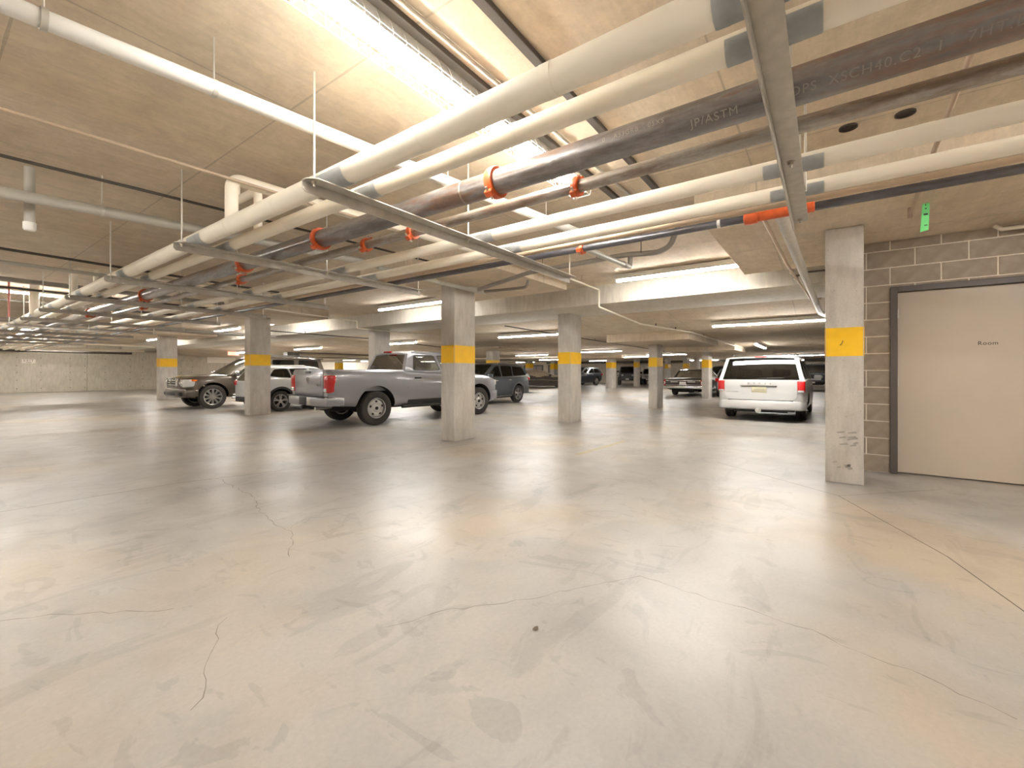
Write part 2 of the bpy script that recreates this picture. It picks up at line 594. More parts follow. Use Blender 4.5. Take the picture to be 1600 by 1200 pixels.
# block wall with the storage door
DY0, DY1, DT = -0.652, -2.05, 2.293       # outside of the door frame
bm = bmesh.new()
for (ya, yb, za, zb) in ((-0.1, DY0, 0, 2.87), (DY0, DY1, DT, 2.87), (DY1, -6.0, 0, 2.87)):
    bm_box(bm, 7.10, 7.28, min(ya, yb), max(ya, yb), za, zb)
wr = struct(from_bm('wall_right', bm, M['mortar'], sm=False))
struct(box('wall_side', 7.28, 9.2, -0.28, -0.1, 0, 2.87, M['wall']))
blocks = {}
def block(ya, yb, za, zb):
    w, h = round(abs(yb - ya), 3), round(zb - za, 3)
    if w < 0.03 or h < 0.02:
        return
    if (w, h) not in blocks:
        bm = bmesh.new()
        bm_box(bm, -0.005, 0.05, -w / 2, w / 2, -h / 2, h / 2, 0.004, 1)
        o = from_bm('concrete_block', bm, M['block'], wr, sm=False)
        blocks[(w, h)] = o
    else:
        o = blocks[(w, h)].copy()
        C.objects.link(o)
    o.location = (7.10 + random.uniform(-0.001, 0.001), (ya + yb) / 2, (za + zb) / 2)
CH, BL, J = 0.2116, 0.456, 0.014
for k in range(14):
    za, zb = k * CH + J / 2, min((k + 1) * CH - J / 2, 2.866)
    off = -0.652 if k % 2 == 0 else -0.652 - 0.228
    if k in (11, 13):
        off = -0.652
    elif k in (10, 12):
        off = -0.652 - 0.228
    joints = [off + BL * i for i in range(3, -12, -1)]
    for a, b in zip(joints, joints[1:]):
        ya, yb = a - J / 2, b + J / 2
        ya, yb = min(ya, -0.105), max(yb, -3.6)
        if ya - yb < 0.03:
            continue
        segs = []
        if zb <= DT + 0.02 and True:
            # cut round the door opening
            z_lo = za
            if zb > DT:
                z_lo = za
            if ya > DY0:
                segs.append((ya, max(yb, DY0 + 0.004), za, zb))
            if yb < DY1:
                segs.append((min(ya, DY1 - 0.004), yb, za, zb))
        elif za < DT < zb:
            if ya > DY0:
                segs.append((ya, max(yb, DY0 + 0.004), za, zb))
            m0, m1 = min(ya, DY0), max(yb, DY1)
            if m0 - m1 > 0.03:
                segs.append((m0, m1, DT + 0.004, zb))
            if yb < DY1:
                segs.append((min(ya, DY1 - 0.004), yb, za, zb))
        else:
            segs.append((ya, yb, za, zb))
        for s in segs:
            block(*s)
door = struct(box('door_1', 7.135, 7.18, -1.98, -0.722, 0.016, 2.224, M['door'], bev=0.003, seg=1))
bm = bmesh.new()
bm_box(bm, 7.07, 7.24, DY0 - 0.068, DY0, 0, DT, 0.004, 1)
bm_box(bm, 7.07, 7.24, DY1, DY1 + 0.068, 0, DT, 0.004, 1)
bm_box(bm, 7.07, 7.24, DY1 + 0.068, DY0 - 0.068, DT - 0.066, DT, 0.004, 1)
from_bm('door_frame', bm, M['frame'], door, sm=False)
for z in (1.966, 1.132, 0.283):
    h = lathe('hinge', [(0.0, -0.058), (0.014, -0.056), (0.014, 0.056), (0.0, 0.058)], M['zinc'], door, 'Z', 10, (7.118, -0.724, z))
lettering('door_lettering', 'Room', 0.062, M['blacktext'], door, (7.1335, -1.493, 1.574), (0, -1, 0), (0, 0, 1), 0.0006, 1.1)

# ------------------------------------------------------------------ columns
def column(label, x0, x1, y0, y1, top, b0, b1, group=None, marks=()):
    cx, cyy = (x0 + x1) / 2, (y0 + y1) / 2
    t = thing('column', label, 'column', (cx, cyy, 0), 0, group)
    hx, hy = (x1 - x0) / 2, (y1 - y0) / 2
    box('shaft', -hx, hx, -hy, hy, 0, top, M['column'], t, bev=0.012, seg=2)
    if b0:
        bm = bmesh.new()
        e = 0.004
        vs_ = []
        ring = [(-hx - e, -hy - e), (hx + e, -hy - e), (hx + e, hy + e), (-hx - e, hy + e)]
        ringi = [(x * 0.98, y * 0.98) for x, y in ring]
        a = [bm.verts.new((x, y, b0)) for x, y in ring]
        b = [bm.verts.new((x, y, b1)) for x, y in ring]
        ai = [bm.verts.new((x, y, b0)) for x, y in ringi]
        bi = [bm.verts.new((x, y, b1)) for x, y in ringi]
        for i in range(4):
            j = (i + 1) % 4
            bm.faces.new((a[i], a[j], b[j], b[i]))
            bm.faces.new((a[j], a[i], ai[i], ai[j]))
            bm.faces.new((b[i], b[j], bi[j], bi[i]))
        bmesh.ops.bevel(bm, geom=[e_ for e_ in bm.edges if abs(e_.verts[0].co.z - e_.verts[1].co.z) > 0.1], offset=0.012, segments=2, affect='EDGES')
        bmesh.ops.recalc_face_normals(bm, faces=bm.faces)
        from_bm('yellow_band', bm, M['yellow'], t, sm=True)
    return t

colA = column('concrete column with wide yellow band beside the grey storage door', 6.12, 6.70, -0.345, 0.0, 2.868, 1.425, 1.745)
column('concrete column with yellow band in front of the silver pickup', 5.70, 6.27, 5.37, 5.70, 2.818, 1.41, 1.729)
column('concrete column with yellow band standing under the long beam right of the pickup', 9.46, 10.04, 5.05, 5.40, 2.68, 1.445, 1.734)
column('concrete column with yellow band hiding the nose of the bronze and white cars', 5.71, 6.28, 13.31, 13.66, 2.828, 1.432, 1.752)
column('concrete column with yellow band near the long left wall, by the bronze SUV grille', 6.62, 7.28, 24.25, 24.66, 2.858, 1.48, 1.853)
column('slim concrete column under the low drop panel, left of the old black sedan', 14.88, 15.53, 4.63, 4.93, 2.185, 1.424, 1.739)
column('concrete column with yellow band at the flank of the old black sedan', 21.77, 22.48, 4.39, 4.70, 2.19, 1.443, 1.815)
column('far concrete column with orange-yellow band beside the dark small SUV', 30.92, 31.78, 13.01, 13.47, 2.25, 1.538, 1.971)
column('far concrete column with yellow band between the jeep and the white truck front', 37.02, 37.67, 13.23, 13.57, FAR, 1.639, 2.083)
column('plain concrete column rising behind the pickup cab roof under the beam', 9.0, 9.62, 12.05, 12.38, 2.68, 0, 0)
column('concrete column with yellow band against the white wall, above the pickup bed', 19.68, 20.1, 30.86, 31.4, FAR, 1.45, 1.95)
column('concrete column with yellow band rising behind the roof of the blue grey SUV', 17.13, 17.70, 13.51, 13.95, 2.34, 1.60, 1.83)
column('far concrete column with yellow band behind the tail of the covered coupe', 36.3, 37.04, 23.99, 24.46, FAR, 1.63, 2.08)
column('far concrete column with yellow band behind the bonnet of the covered coupe', 39.26, 40.0, 22.85, 23.32, FAR, 1.52, 2.11)
column('far pale column with yellow band behind the boot of the old black sedan', 37.74, 38.5, 10.82, 11.1, FAR, 1.549, 1.902)
column('far pale column with yellow band behind the rear window of the old black sedan', 37.05, 37.88, 9.14, 9.45, FAR, 1.536, 1.927)
column('far pale column without a band behind the roof of the old black sedan', 39.17, 40.3, 8.84, 9.1, FAR, 0, 0)

# scuffs, cable hole and a scratch on the near column
for (ya, yb, za, zb, n) in ((-0.29, -0.06, 0.42, 0.58, 9), (-0.22, -0.05, 0.16, 0.26, 6)):
    bm = bmesh.new()
    for i in range(n):
        y, z = random.uniform(ya, yb), random.uniform(za, zb)
        w = random.uniform(0.03, 0.08)
        q = [bm.verts.new((6.1185 - colA.location.x, y + dy - colA.location.y, z + dz)) for dy, dz in ((0, 0), (-w, 0.01), (-w * 0.85, 0.03), (0.006, 0.012))]
        bm.faces.new(q)
    from_bm('scuff_mark', bm, M['stain'], colA, sm=False)
bm = bmesh.new()
pts = [(-0.135, 1.545), (-0.15, 1.555), (-0.158, 1.575), (-0.165, 1.60), (-0.158, 1.60), (-0.15, 1.572), (-0.143, 1.56), (-0.133, 1.553)]
bm.faces.new([bm.verts.new((6.1135 - colA.location.x, y - colA.location.y + 0.0, z)) for y, z in pts])
from_bm('scratch_mark', bm, M['blacktext'], colA, sm=False)

# ------------------------------------------------------------------ floor marks
def ribbon(name, pts, w, mat, parent, z=0.0012, jit=0.0, sub=0.0):
    P = [Vector((x, y, 0)) for x, y in pts]
    if sub > 0:
        Q = [P[0]]
        for a, b in zip(P, P[1:]):
            n = max(1, int((b - a).length / sub))
            for i in range(1, n + 1):
                q = a.lerp(b, i / n)
                d = (b - a).normalized()
                if i < n:
                    q = q + Vector((-d.y, d.x, 0)) * random.uniform(-jit, jit)
                Q.append(q)
        P = Q
    bm = bmesh.new()
    prev = None
    for i, p in enumerate(P):
        d = (P[min(i + 1, len(P) - 1)] - P[max(i - 1, 0)]).normalized()
        n = Vector((-d.y, d.x, 0)) * (w / 2 * (random.uniform(0.4, 1.5) if jit else 1))
        cur = (bm.verts.new((p.x + n.x, p.y + n.y, z)), bm.verts.new((p.x - n.x, p.y - n.y, z)))
        if prev:
            bm.faces.new((prev[0], prev[1], cur[1], cur[0]))
        prev = cur
    bmesh.ops.recalc_face_normals(bm, faces=bm.faces)
    return from_bm(name, bm, mat, parent, sm=False)
ribbon('sawn_joint', [(-9, 6.15), (0.48, 5.97), (1.81, 5.9), (2.63, 5.62), (5.12, 5.11), (5.69, 5.0)], 0.008, M['joint'], floor)
ribbon('sawn_joint', [(6.55, 1.22), (5.48, -0.11), (4.11, -0.67), (3.41, -0.84), (1.5, -1.25)], 0.008, M['joint'], floor)
ribbon('sawn_joint', [(5.48, -0.11), (6.41, -1.0)], 0.006, M['joint'], floor)
for pts in ([(2.13, 5.8), (2.02, 4.61), (1.83, 4.1), (1.76, 3.56), (1.76, 3.4), (1.51, 2.94)], [(1.79, 3.47), (1.99, 3.59), (2.14, 3.49)],
            [(1.36, 1.75), (1.44, 1.7), (1.63, 1.63), (1.81, 1.48), (2.03, 1.29), (2.29, 1.14), (2.54, 0.97), (2.62, 0.92), (2.58, 0.65), (2.58, 0.45), (2.57, 0.24), (2.56, 0.05), (2.48, -0.12), (2.46, -0.29), (2.38, -0.42), (2.33, -0.56)],
            [(0.95, 2.47), (0.86, 2.36), (0.82, 2.26), (0.74, 2.14), (0.69, 1.99), (0.61, 1.9)],
            [(0.27, 3.36), (0.43, 3.24), (0.59, 3.06), (0.73, 2.87), (0.82, 2.79)]):
    ribbon('floor_crack', pts, 0.0038, M['crack'], floor, jit=0.018, sub=0.05)
ribbon('parking_line', [(5.9, 3.04), (7.6, 2.93)], 0.09, M['faded_yellow'], floor)
ribbon('parking_line', [(6.9, 7.6), (9.9, 7.5)], 0.09, M['faded_yellow'], floor)
ribbon('parking_line', [(7.0, 11.9), (10.2, 11.8)], 0.09, M['faded_yellow'], floor)
for (x, y, s, lab) in ((1.78, 1.14, 0.014, 'small brown pebble lying on the open concrete floor below the crack'), (1.345, 0.28, 0.009, 'tiny dark crumb on the floor at the lower picture edge')):
    bm = bmesh.new()
    bmesh.ops.create_icosphere(bm, subdivisions=2, radius=s)
    for v in bm.verts:
        v.co *= random.uniform(0.75, 1.15)
        v.co.z = v.co.z * 0.45 + s * 0.4
        v.co.x *= 1.4
    o = from_bm('pebble', bm, M['stone'])
    o.location = (x, y, 0)
    tag(o, lab, 'pebble')

# ------------------------------------------------------------------ fluorescent fixtures
def strip_light(label, x, y, z, axis, length=2.5, guard=False, group=None):
    """z is the ceiling the fixture hangs under"""
    t = thing('strip_light', label, 'ceiling light', (x, y, z), 0 if axis == 'X' else PI / 2, group)
    L = length / 2
    bm = bmesh.new()
    bm_box(bm, -L, L, -0.05, 0.05, -0.06, -0.0, 0.004, 1)
    prof = [(-0.072, -0.098), (-0.05, -0.062), (0.05, -0.062), (0.072, -0.098), (0.072, -0.094), (0.052, -0.058), (-0.052, -0.058), (-0.072, -0.094)]
    ra = [bm.verts.new((-L, y_, z_)) for y_, z_ in prof]
    rb = [bm.verts.new((L, y_, z_)) for y_, z_ in prof]
    for i_ in range(8):
        bm.faces.new((ra[i_], rb[i_], rb[(i_ + 1) % 8], ra[(i_ + 1) % 8]))
    bmesh.ops.recalc_face_normals(bm, faces=bm.faces)
    from_bm('housing', bm, M['white'], t, sm=False)
    for s in (-1, 1):
        tube('fluorescent_tube', [(-L + 0.06, s * 0.034, -0.112), (L - 0.06, s * 0.034, -0.112)], 0.019, M['tube'], t, n=10)
        for e in (-1, 1):
            box('lamp_holder', min(e * (L - 0.06), e * (L - 0.03)), max(e * (L - 0.06), e * (L - 0.03)), s * 0.034 - 0.02, s * 0.034 + 0.02, -0.14, -0.07, M['white'], t)
    if guard:
        bm = bmesh.new()
        n = int(length / 0.085)
        for i in range(n + 1):
            xx = -L + length * i / n
            bm_tube(bm, [(xx, -0.065, -0.02), (xx, -0.10, -0.10), (xx, -0.085, -0.165), (xx, 0.085, -0.165), (xx, 0.10, -0.10), (xx, 0.065, -0.02)], 0.0022, 5, False)
        for yy, zz in ((-0.10, -0.10), (0.10, -0.10), (-0.085, -0.165), (0.0, -0.165), (0.085, -0.165)):
            bm_tube(bm, [(-L, yy, zz), (L, yy, zz)], 0.0022, 5, False)
        from_bm('wire_guard', bm, M['wire'], t)
    return t
GL = 'added strip lights out of the camera view'
strip_light('glaring strip light with wire guard on the slab above the two thick white pipes', 2.3, 1.88, SLAB, 'X', 2.9, True)
strip_light('strip light in front of the long beam, above the white minivan side', 7.75, 1.9, SLAB - 0.02, 'Y', 2.6)
strip_light('strip light in front of the long beam, just left of the banded centre column', 7.6, 8.7, SLAB - 0.02, 'Y', 2.6)
strip_light('strip light in front of the long beam, right beside the column hiding the white crossover', 7.6, 15.3, SLAB - 0.02, 'Y', 2.6)
strip_light('strip light in front of the long beam, above the bronze SUV windshield', 7.6, 19.9, SLAB - 0.02, 'Y', 2.6)
strip_light('strip light in front of the long beam, last one before the left wall', 7.6, 28.5, SLAB - 0.02, 'Y', 2.6)
strip_light('strip light with the glare behind the pipe rack, near the red riser', 1.9, 14.2, SLAB, 'X', 2.5)
strip_light('strip light with the small glare behind the far end of the pipe rack', 1.9, 26.4, SLAB, 'X', 2.5)
strip_light('strip light on the low ceiling directly over the white minivan, past the beam', 11.9, 1.05, 2.51, 'Y', 2.6)
strip_light('strip light on the low ceiling between the two nearest banded columns', 11.7, 7.7, 2.52, 'Y', 2.6)
strip_light('strip light on the low ceiling above the blue grey SUV bonnet', 11.8, 14.4, 2.52, 'Y', 2.5)
strip_light('strip light on the low ceiling above the white wall side', 11.8, 21.2, 2.52, 'Y', 2.5)
strip_light('strip light on the low ceiling nearest the far left corner', 11.8, 28.0, 2.52, 'Y', 2.5)
strip_light('strip light above the dark small SUV, right of the column under the beam', 21.3, 9.8, FAR, 'Y', 2.8)
strip_light('strip light left of the low drop panel column, high over the jeep', 30.0, 10.8, FAR, 'Y', 2.5)
strip_light('short looking strip light aimed down the aisle over the white minivan roof', 21.0, 2.2, FAR, 'X', 3.2)
strip_light('wide strip light over the far wall sign, behind the white minivan roof', 33.8, 1.7, FAR, 'Y', 3.4)
strip_light('strip light above the covered coupe', 23.4, 15.3, FAR, 'Y', 2.5)
strip_light('strip light beyond the covered coupe, towards the dark far doors', 33.0, 19.5, FAR, 'Y', 2.5)
strip_light('strip light past the white wall column', 21.5, 24.5, FAR, 'Y', 2.5)
strip_light('added strip light washing the white wall', 23.5, 35.0, FAR, 'Y', 2.5)  # added near the wall to make it brighter
strip_light('added strip light washing the white wall closer to the banded column', 15.5, 35.0, FAR, 'Y', 2.5)  # another fixture added to brighten the wall
strip_light('strip light by the farthest corner of the garage', 40.0, 27.0, FAR, 'Y', 2.5)
strip_light('strip light in front of the far wall above the old black sedan', 42.5, 9.0, FAR, 'Y', 2.5)
strip_light('strip light by the left wall, glinting below the rack end', 0.9, 33.0, SLAB, 'X', 2.5)
strip_light('strip light close to the left wall over the EXIT sign side', 5.0, 35.6, SLAB, 'X', 2.5)
strip_light('added strip light washing the white wall, above the bronze SUV roof end', 20.0, 37.6, FAR, 'X', 2.5)  # row added close to the wall to brighten it
strip_light('added strip light washing the white wall, above the pickup bed', 26.0, 37.6, FAR, 'X', 2.5)
strip_light('added strip light washing the white wall, left of the pickup cab', 32.0, 37.6, FAR, 'X', 2.5)
strip_light('added strip light washing the white wall, behind the pickup cab', 38.0, 37.6, FAR, 'X', 2.5)
strip_light('added strip light over the lane between the old black sedan and the slim column', 27.5, 8.0, FAR, 'Y', 2.5)  # fixtures added from here on to brighten the far bays
strip_light('added strip light deep in the garage right of the old black sedan', 37.5, 3.6, FAR, 'Y', 2.5)
strip_light('added strip light deep in the garage above the off roaders', 39.0, 17.5, FAR, 'Y', 2.5)
strip_light('added strip light behind the blue grey SUV roof', 17.2, 20.5, FAR, 'Y', 2.5)
strip_light('added strip light over the far white wall end', 31.5, 33.5, FAR, 'Y', 2.5)  # added to brighten the wall's far end
for (x, y, ax) in ((-1.5, -3.0, 'Y'), (-1.5, 4.2, 'Y'), (-1.5, 10.8, 'Y'), (-1.5, 17.4, 'Y'), (-1.5, 24.0, 'Y'), (-1.5, 30.6, 'Y'), (-1.5, 36.0, 'Y'), (3.6, -2.7, 'X'), (3.6, -7.0, 'X'),
                   (-6.0, -3.0, 'Y'), (-6.0, 4.2, 'Y'), (-6.0, 12.0, 'Y'), (-6.0, 24.0, 'Y')):
    strip_light('added white strip light on the ceiling outside the view', x, y, SLAB, ax, 2.5, group=GL)  # unseen fixtures added to raise and even out the brightness

# ------------------------------------------------------------------ pipe rack
def saddle(parent, x, z, r, y, ln=0.3):
    """sheet metal shield round the underside of an insulated pipe"""
    bm = bmesh.new()
    n = 14
    R = r + 0.004
    rings = []
    for yy in (y - ln / 2, y + ln / 2):
        rings.append([bm.verts.new((x + R * math.cos(q), yy, z + R * math.sin(q))) for q in (math.radians(170 + 200 * j / n) for j in range(n + 1))])
    for j in range(n):
        bm.faces.new((rings[0][j], rings[0][j + 1], rings[1][j + 1], rings[1][j]))
    bmesh.ops.solidify(bm, geom=bm.faces[:], thickness=0.002)
    bmesh.ops.recalc_face_normals(bm, faces=bm.faces)
    return from_bm('saddle', bm, M['saddle'], parent)

def coupling(parent, x, z, r, y, tilt=0.6, mat='orange', w=0.055):
    """grooved pipe clamp: ring, two lugs and bolts"""
    c = lathe('coupling', [(r + 0.001, -w / 2), (r + 0.02, -w / 2), (r + 0.024, -w / 4), (r + 0.024, w / 4), (r + 0.02, w / 2), (r + 0.001, w / 2)], M[mat], parent, 'Y', 24, (x, y, z))
    for a in (tilt, tilt + PI):
        m = Matrix.Translation((x, y, z)) @ Matrix.Rotation(-a, 4, 'Y')
        bm = bmesh.new()
        bm_box(bm, r + 0.015, r + 0.052, -w * 0.55, w * 0.55, -0.022, 0.022, 0.006, 1, m)
        from_bm('lug', bm, M[mat], c, ang=30)
        bm = bmesh.new()
        bm_tube(bm, [(r + 0.037, 0, -0.045), (r + 0.037, 0, 0.045)], 0.008, 8)
        bmesh.ops.transform(bm, matrix=m, verts=bm.verts)
        from_bm('bolt', bm, M['bolt'], c)
    return c

STRUT_Y = [0.155, 2.53, 4.72, 7.08, 9.35, 11.6, 13.85, 16.1, 18.4, 20.7, 23.0, 25.3]
YA, YB = -4.0, 38.9
def run_pipe(name, label, x, z, r, mat, saddles=False, joints=(), cat='pipe', n=24):
    o = tube(name, [(x, YA, z), (x, YB, z)], r, M[mat], None, n)
    tag(o, label, cat)
    if saddles:
        for y in STRUT_Y:
            saddle(o, x, z, r, y, 0.30)
    for y in joints:
        lathe('jacket_joint', [(r + 0.0002, -0.03), (r + 0.0016, -0.03), (r + 0.0016, 0.03), (r + 0.0002, 0.03)], M[mat], o, 'Y', 24, (x, y, z))
    return o
p1 = run_pipe('insulated_pipe', 'thickest white jacketed pipe, outermost on the open side of the rack', 1.60, 2.490, 0.068, 'jacket', True, (0.95, 1.75, 3.3, 4.1, 5.8))
p2 = run_pipe('insulated_pipe', 'white jacketed pipe running between the thickest white pipe and the dark rusty main', 1.827, 2.473, 0.052, 'jacket', True, (1.3, 3.6))
p3 = run_pipe('steel_pipe', 'large dark rusty steel main with stencilled letters and orange couplings', 2.275, 2.500, 0.079, 'steel3')
p4 = run_pipe('steel_pipe', 'medium grey steel pipe beside the dark rusty main, with small orange couplings', 2.56, 2.461, 0.040, 'steel4')
p5 = run_pipe('insulated_pipe', 'white jacketed pipe next to the medium grey steel pipe', 3.05, 2.471, 0.050, 'jacket', True, (-0.42, -0.9, 1.2))
p6 = run_pipe('insulated_pipe', 'white jacketed pipe beside the thin beige line and blue black pipe', 3.48, 2.468, 0.047, 'jacket', True, (-0.6, 1.0))
p7 = run_pipe('conduit_pipe', 'thin beige pipe squeezed between white jacket and blue black pipe', 3.645, 2.445, 0.021, 'beige_pipe', n=12)
p8 = run_pipe('steel_pipe', 'blue black pipe on the door side of the rack, with bright orange fittings', 3.85, 2.452, 0.031, 'blueblack')
for y in (1.767, 3.85, 5.43, 9.0, 12.6):
    coupling(p3, 2.275, 2.50, 0.079, y, 0.9)
for y in (1.316, 2.902, 3.55, 6.2, 10.2):
    coupling(p4, 2.56, 2.461, 0.040, y, 0.9, w=0.045)
for dx_ in (0.0, 0.03):
    tube('hanger_rod', [(3.26 + dx_, 0.10, 2.38), (3.26 + dx_, 0.10, SLAB)], 0.006, M['zinc'], p5, n=6)
lathe('weld_ring', [(0.079, -0.006), (0.0815, 0), (0.079, 0.006)], M['steel4'], p3, 'Y', 24, (2.275, 2.03, 2.5))
# blue black pipe: orange tee over the minivan aisle and clamp at the drain
lathe('tee_collar', [(0.031, -0.05), (0.046, -0.045), (0.05, 0.0), (0.046, 0.045), (0.031, 0.05)], M['orange'], p8, 'Y', 20, (3.85, 0.47, 2.452))
lathe('tee_body', [(0.031, -0.2), (0.038, -0.195), (0.038, 0.2), (0.031, 0.2)], M['orange'], p8, 'Y', 20, (3.85, 0.26, 2.452))
lathe('white_tape', [(0.0312, -0.012), (0.0322, -0.012), (0.0322, 0.012), (0.0312, 0.012)], M['white'], p8, 'Y', 20, (3.85, 0.70, 2.452))
coupling(p8, 3.85, 2.452, 0.031, 1.93, 0.4, w=0.05)
tube('tee_handle', bend([(3.78, 0.66, 2.50), (3.78, 0.52, 2.52), (3.80, 0.46, 2.50)], 0.02), 0.004, M['beige_pipe'], p8, n=6)

# stencilled lettering wrapped on the dark main
def wrap_text(name, s, size, parent, x, z, r, y_start, ang, mat):
    me = text_mesh(s, size, 0.0, align='LEFT', space=1.15)
    R = r + 0.0012
    bm = bmesh.new()
    bm.from_mesh(me)
    bmesh.ops.triangulate(bm, faces=bm.faces)
    for _ in range(2):
        bmesh.ops.subdivide_edges(bm, edges=[e for e in bm.edges if abs(e.verts[0].co.y - e.verts[1].co.y) > size * 0.2], cuts=1)
        bmesh.ops.triangulate(bm, faces=[f for f in bm.faces if len(f.verts) > 4])
    for v in bm.verts:
        a = ang - v.co.y / R
        yy = y_start - v.co.x
        v.co = Vector((x + R * math.cos(a), yy, z + R * math.sin(a)))
    bmesh.ops.recalc_face_normals(bm, faces=bm.faces)
    bpy.data.meshes.remove(me)
    return from_bm(name, bm, mat, parent, sm=False)
A0 = math.radians(180 + 42)
wrap_text('stencil_lettering', 'JP/ASTM', 0.052, p3, 2.275, 2.5, 0.079, 0.53, A0, M['stencil'])
wrap_text('stencil_lettering', 'OPS  XSCH40.C2  1   7HT:LS', 0.050, p3, 2.275, 2.5, 0.079, 0.125, A0, M['stencil'])
wrap_text('stencil_lettering', '0   .A53GRB  . 05XS', 0.034, p3, 2.275, 2.5, 0.079, 0.98, A0 - 0.75, M['stencil'])

def trapeze(label, y, xa, xb, rods):
    t = thing('trapeze_hanger', label, 'pipe hanger', ((xa + xb) / 2, y, 2.35))
    ox = (xa + xb) / 2
    bm = bmesh.new()
    # angle iron: flange carrying the pipes, web hanging down behind it, corners clipped
    def plate(poly, d):
        a = [bm.verts.new(p) for p in poly]
        b = [bm.verts.new(Vector(p) + Vector(d)) for p in poly]
        bm.faces.new(a)
        bm.faces.new(b[::-1])
        for i in range(len(a)):
            bm.faces.new((a[i], b[i], b[(i + 1) % len(a)], a[(i + 1) % len(a)]))
    l, r = xa - ox, xb - ox
    plate([(l, 0.05, 0.063), (l, 0.0, 0.063), (l + 0.045, -0.05, 0.063), (r - 0.01, -0.05, 0.063), (r, -0.04, 0.063), (r, 0.05, 0.063)], (0, 0, 0.007))
    plate([(l, 0.043, 0.063), (l, 0.043, 0.02), (l + 0.02, 0.043, 0.0), (r, 0.043, 0.0), (r, 0.043, 0.063)], (0, 0.007, 0))
    bmesh.ops.recalc_face_normals(bm, faces=bm.faces)
    from_bm('channel', bm, M['galv'], t, sm=False)
    for rx in rods:
        rd = tube('threaded_rod', [(rx - ox, 0, 0.03), (rx - ox, 0, SLAB - 2.35)], 0.0075, M['zinc'], t, n=8)
        lathe('nut', [(0.0, 0.0), (0.017, 0.0), (0.017, 0.016), (0.0, 0.016)], M['bolt'], rd, 'Z', 6, (rx - ox, 0, 0.045))
        lathe('washer', [(0.0, 0.0), (0.024, 0.0), (0.024, 0.003), (0.0, 0.003)], M['bolt'], rd, 'Z', 12, (rx - ox, 0, 0.06))
    return t
SL = ['steel angle hanger at the door end of the rack, near the storage door',
      'steel angle hanger with clipped corner whose end meets the panel over the centre column',
      'steel angle hanger ending left of the centre column, above the pickup cab',
      'steel angle hanger ending right over the column that hides the white crossover',
      'steel angle hanger one bay beyond the column that hides the white crossover',
      'steel angle hanger two bays beyond the column that hides the white crossover',
      'steel angle hanger three bays beyond the column that hides the white crossover']
for i, y in enumerate(STRUT_Y):
    lab = SL[i] if i < len(SL) else ['small far steel angle hanger, nearest of the distant cluster before the left wall', 'small far steel angle hanger, second of the distant cluster before the left wall', 'small far steel angle hanger, third of the distant cluster before the left wall', 'small far steel angle hanger, fourth of the distant cluster before the left wall', 'small far steel angle hanger, last one before the left wall'][i - len(SL)]
    xb = 4.05 if i == 0 else (4.8 if i == 1 else 4.34)
    trapeze(lab, y, 1.40, xb, [1.45, 2.86, xb - 0.08])

# ------------------------------------------------------------------ other pipes
def pipe(name, label, pts, r, mat, rad=0.0, n=14, cat='pipe', group=None):
    o = tube(name, bend(pts, rad) if rad else pts, r, M[mat], None, n)
    return tag(o, label, cat, group)
def hanger_part(parent, x, y, z, r, top=SLAB):
    rd = tube('hanger_rod', [(x, y, z + r), (x, y, top)], 0.005, M['zinc'], parent, n=6)
    lathe('clevis', [(r, -0.012), (r + 0.006, -0.012), (r + 0.006, 0.012), (r, 0.012)], M['zinc'], rd, 'X', 16, (x, y, z))
w1 = pipe('white_pipe', 'bright white pipe crossing above the rack from the upper left', [(-1.5, 3.01, 2.8), (0.558, 2.765, 2.8), (2.528, 2.50, 2.8), (4.65, 2.18, 2.8)], 0.042, 'white')
for x in (0.35, 0.98, 2.6, 3.9):
    hanger_part(w1, x, 2.765 - (x - 0.558) * 0.119, 2.8, 0.042)
g1 = pipe('grey_pipe', 'pale grey pipe hung on thin rods at the left, running behind the thick white pipe', [(-1.2, 5.85, 2.75), (0.455, 5.58, 2.75), (1.698, 5.37, 2.75), (3.6, 5.09, 2.75)], 0.047, 'pvc')
for x in (0.42, 1.06, 2.3):
    hanger_part(g1, x, 5.58 - (x - 0.455) * 0.18, 2.75, 0.047)
pipe('thin_pipe', 'thin pale pipe at the upper left passing in front of the white elbow', [(-1.0, 4.13, 2.85), (0.33, 4.065, 2.85), (1.5, 4.0, 2.85), (3.4, 3.9, 2.85)], 0.0125, 'beige_pipe', n=8)
pipe('thin_dark_pipe', 'thin dark pipe at the left running above the pale grey pipe', [(-1.0, 5.2, 2.9), (0.413, 5.1, 2.9), (1.9, 4.98, 2.9), (4.6, 4.8, 2.9)], 0.014, 'darkpipe', n=8)
pipe('elbow_pipe', 'thick white elbow pipe rising from the outermost white pipe, first bay', [(1.60, 4.07, 2.50), (1.60, 4.07, 2.885), (2.2, 4.03, 2.885), (4.6, 3.8, 2.885)], 0.050, 'jacket', 0.09)
pipe('elbow_pipe', 'thinner white elbow pipe rising beside the thick white elbow, first bay', [(1.825, 4.1, 2.48), (1.825, 4.1, 2.87), (1.825, 4.55, 2.87), (1.825, 4.55, SLAB)], 0.036, 'jacket', 0.07)
pipe('elbow_pipe', 'thick white elbow pipe rising from the outermost white pipe, far bay', [(1.60, 10.05, 2.50), (1.60, 10.05, 2.93), (4.6, 9.8, 2.93)], 0.052, 'jacket', 0.1)
pipe('elbow_pipe', 'thinner white elbow pipe rising beside the thick one in the far bay', [(1.825, 9.8, 2.48), (1.825, 9.8, 2.93), (3.6, 9.6, 2.9)], 0.038, 'jacket', 0.08)
pipe('riser_pipe', 'beige riser meeting the outermost white pipe behind the fourth hanger', [(1.55, 13.4, 2.45), (1.55, 13.4, SLAB)], 0.075, 'jacket')
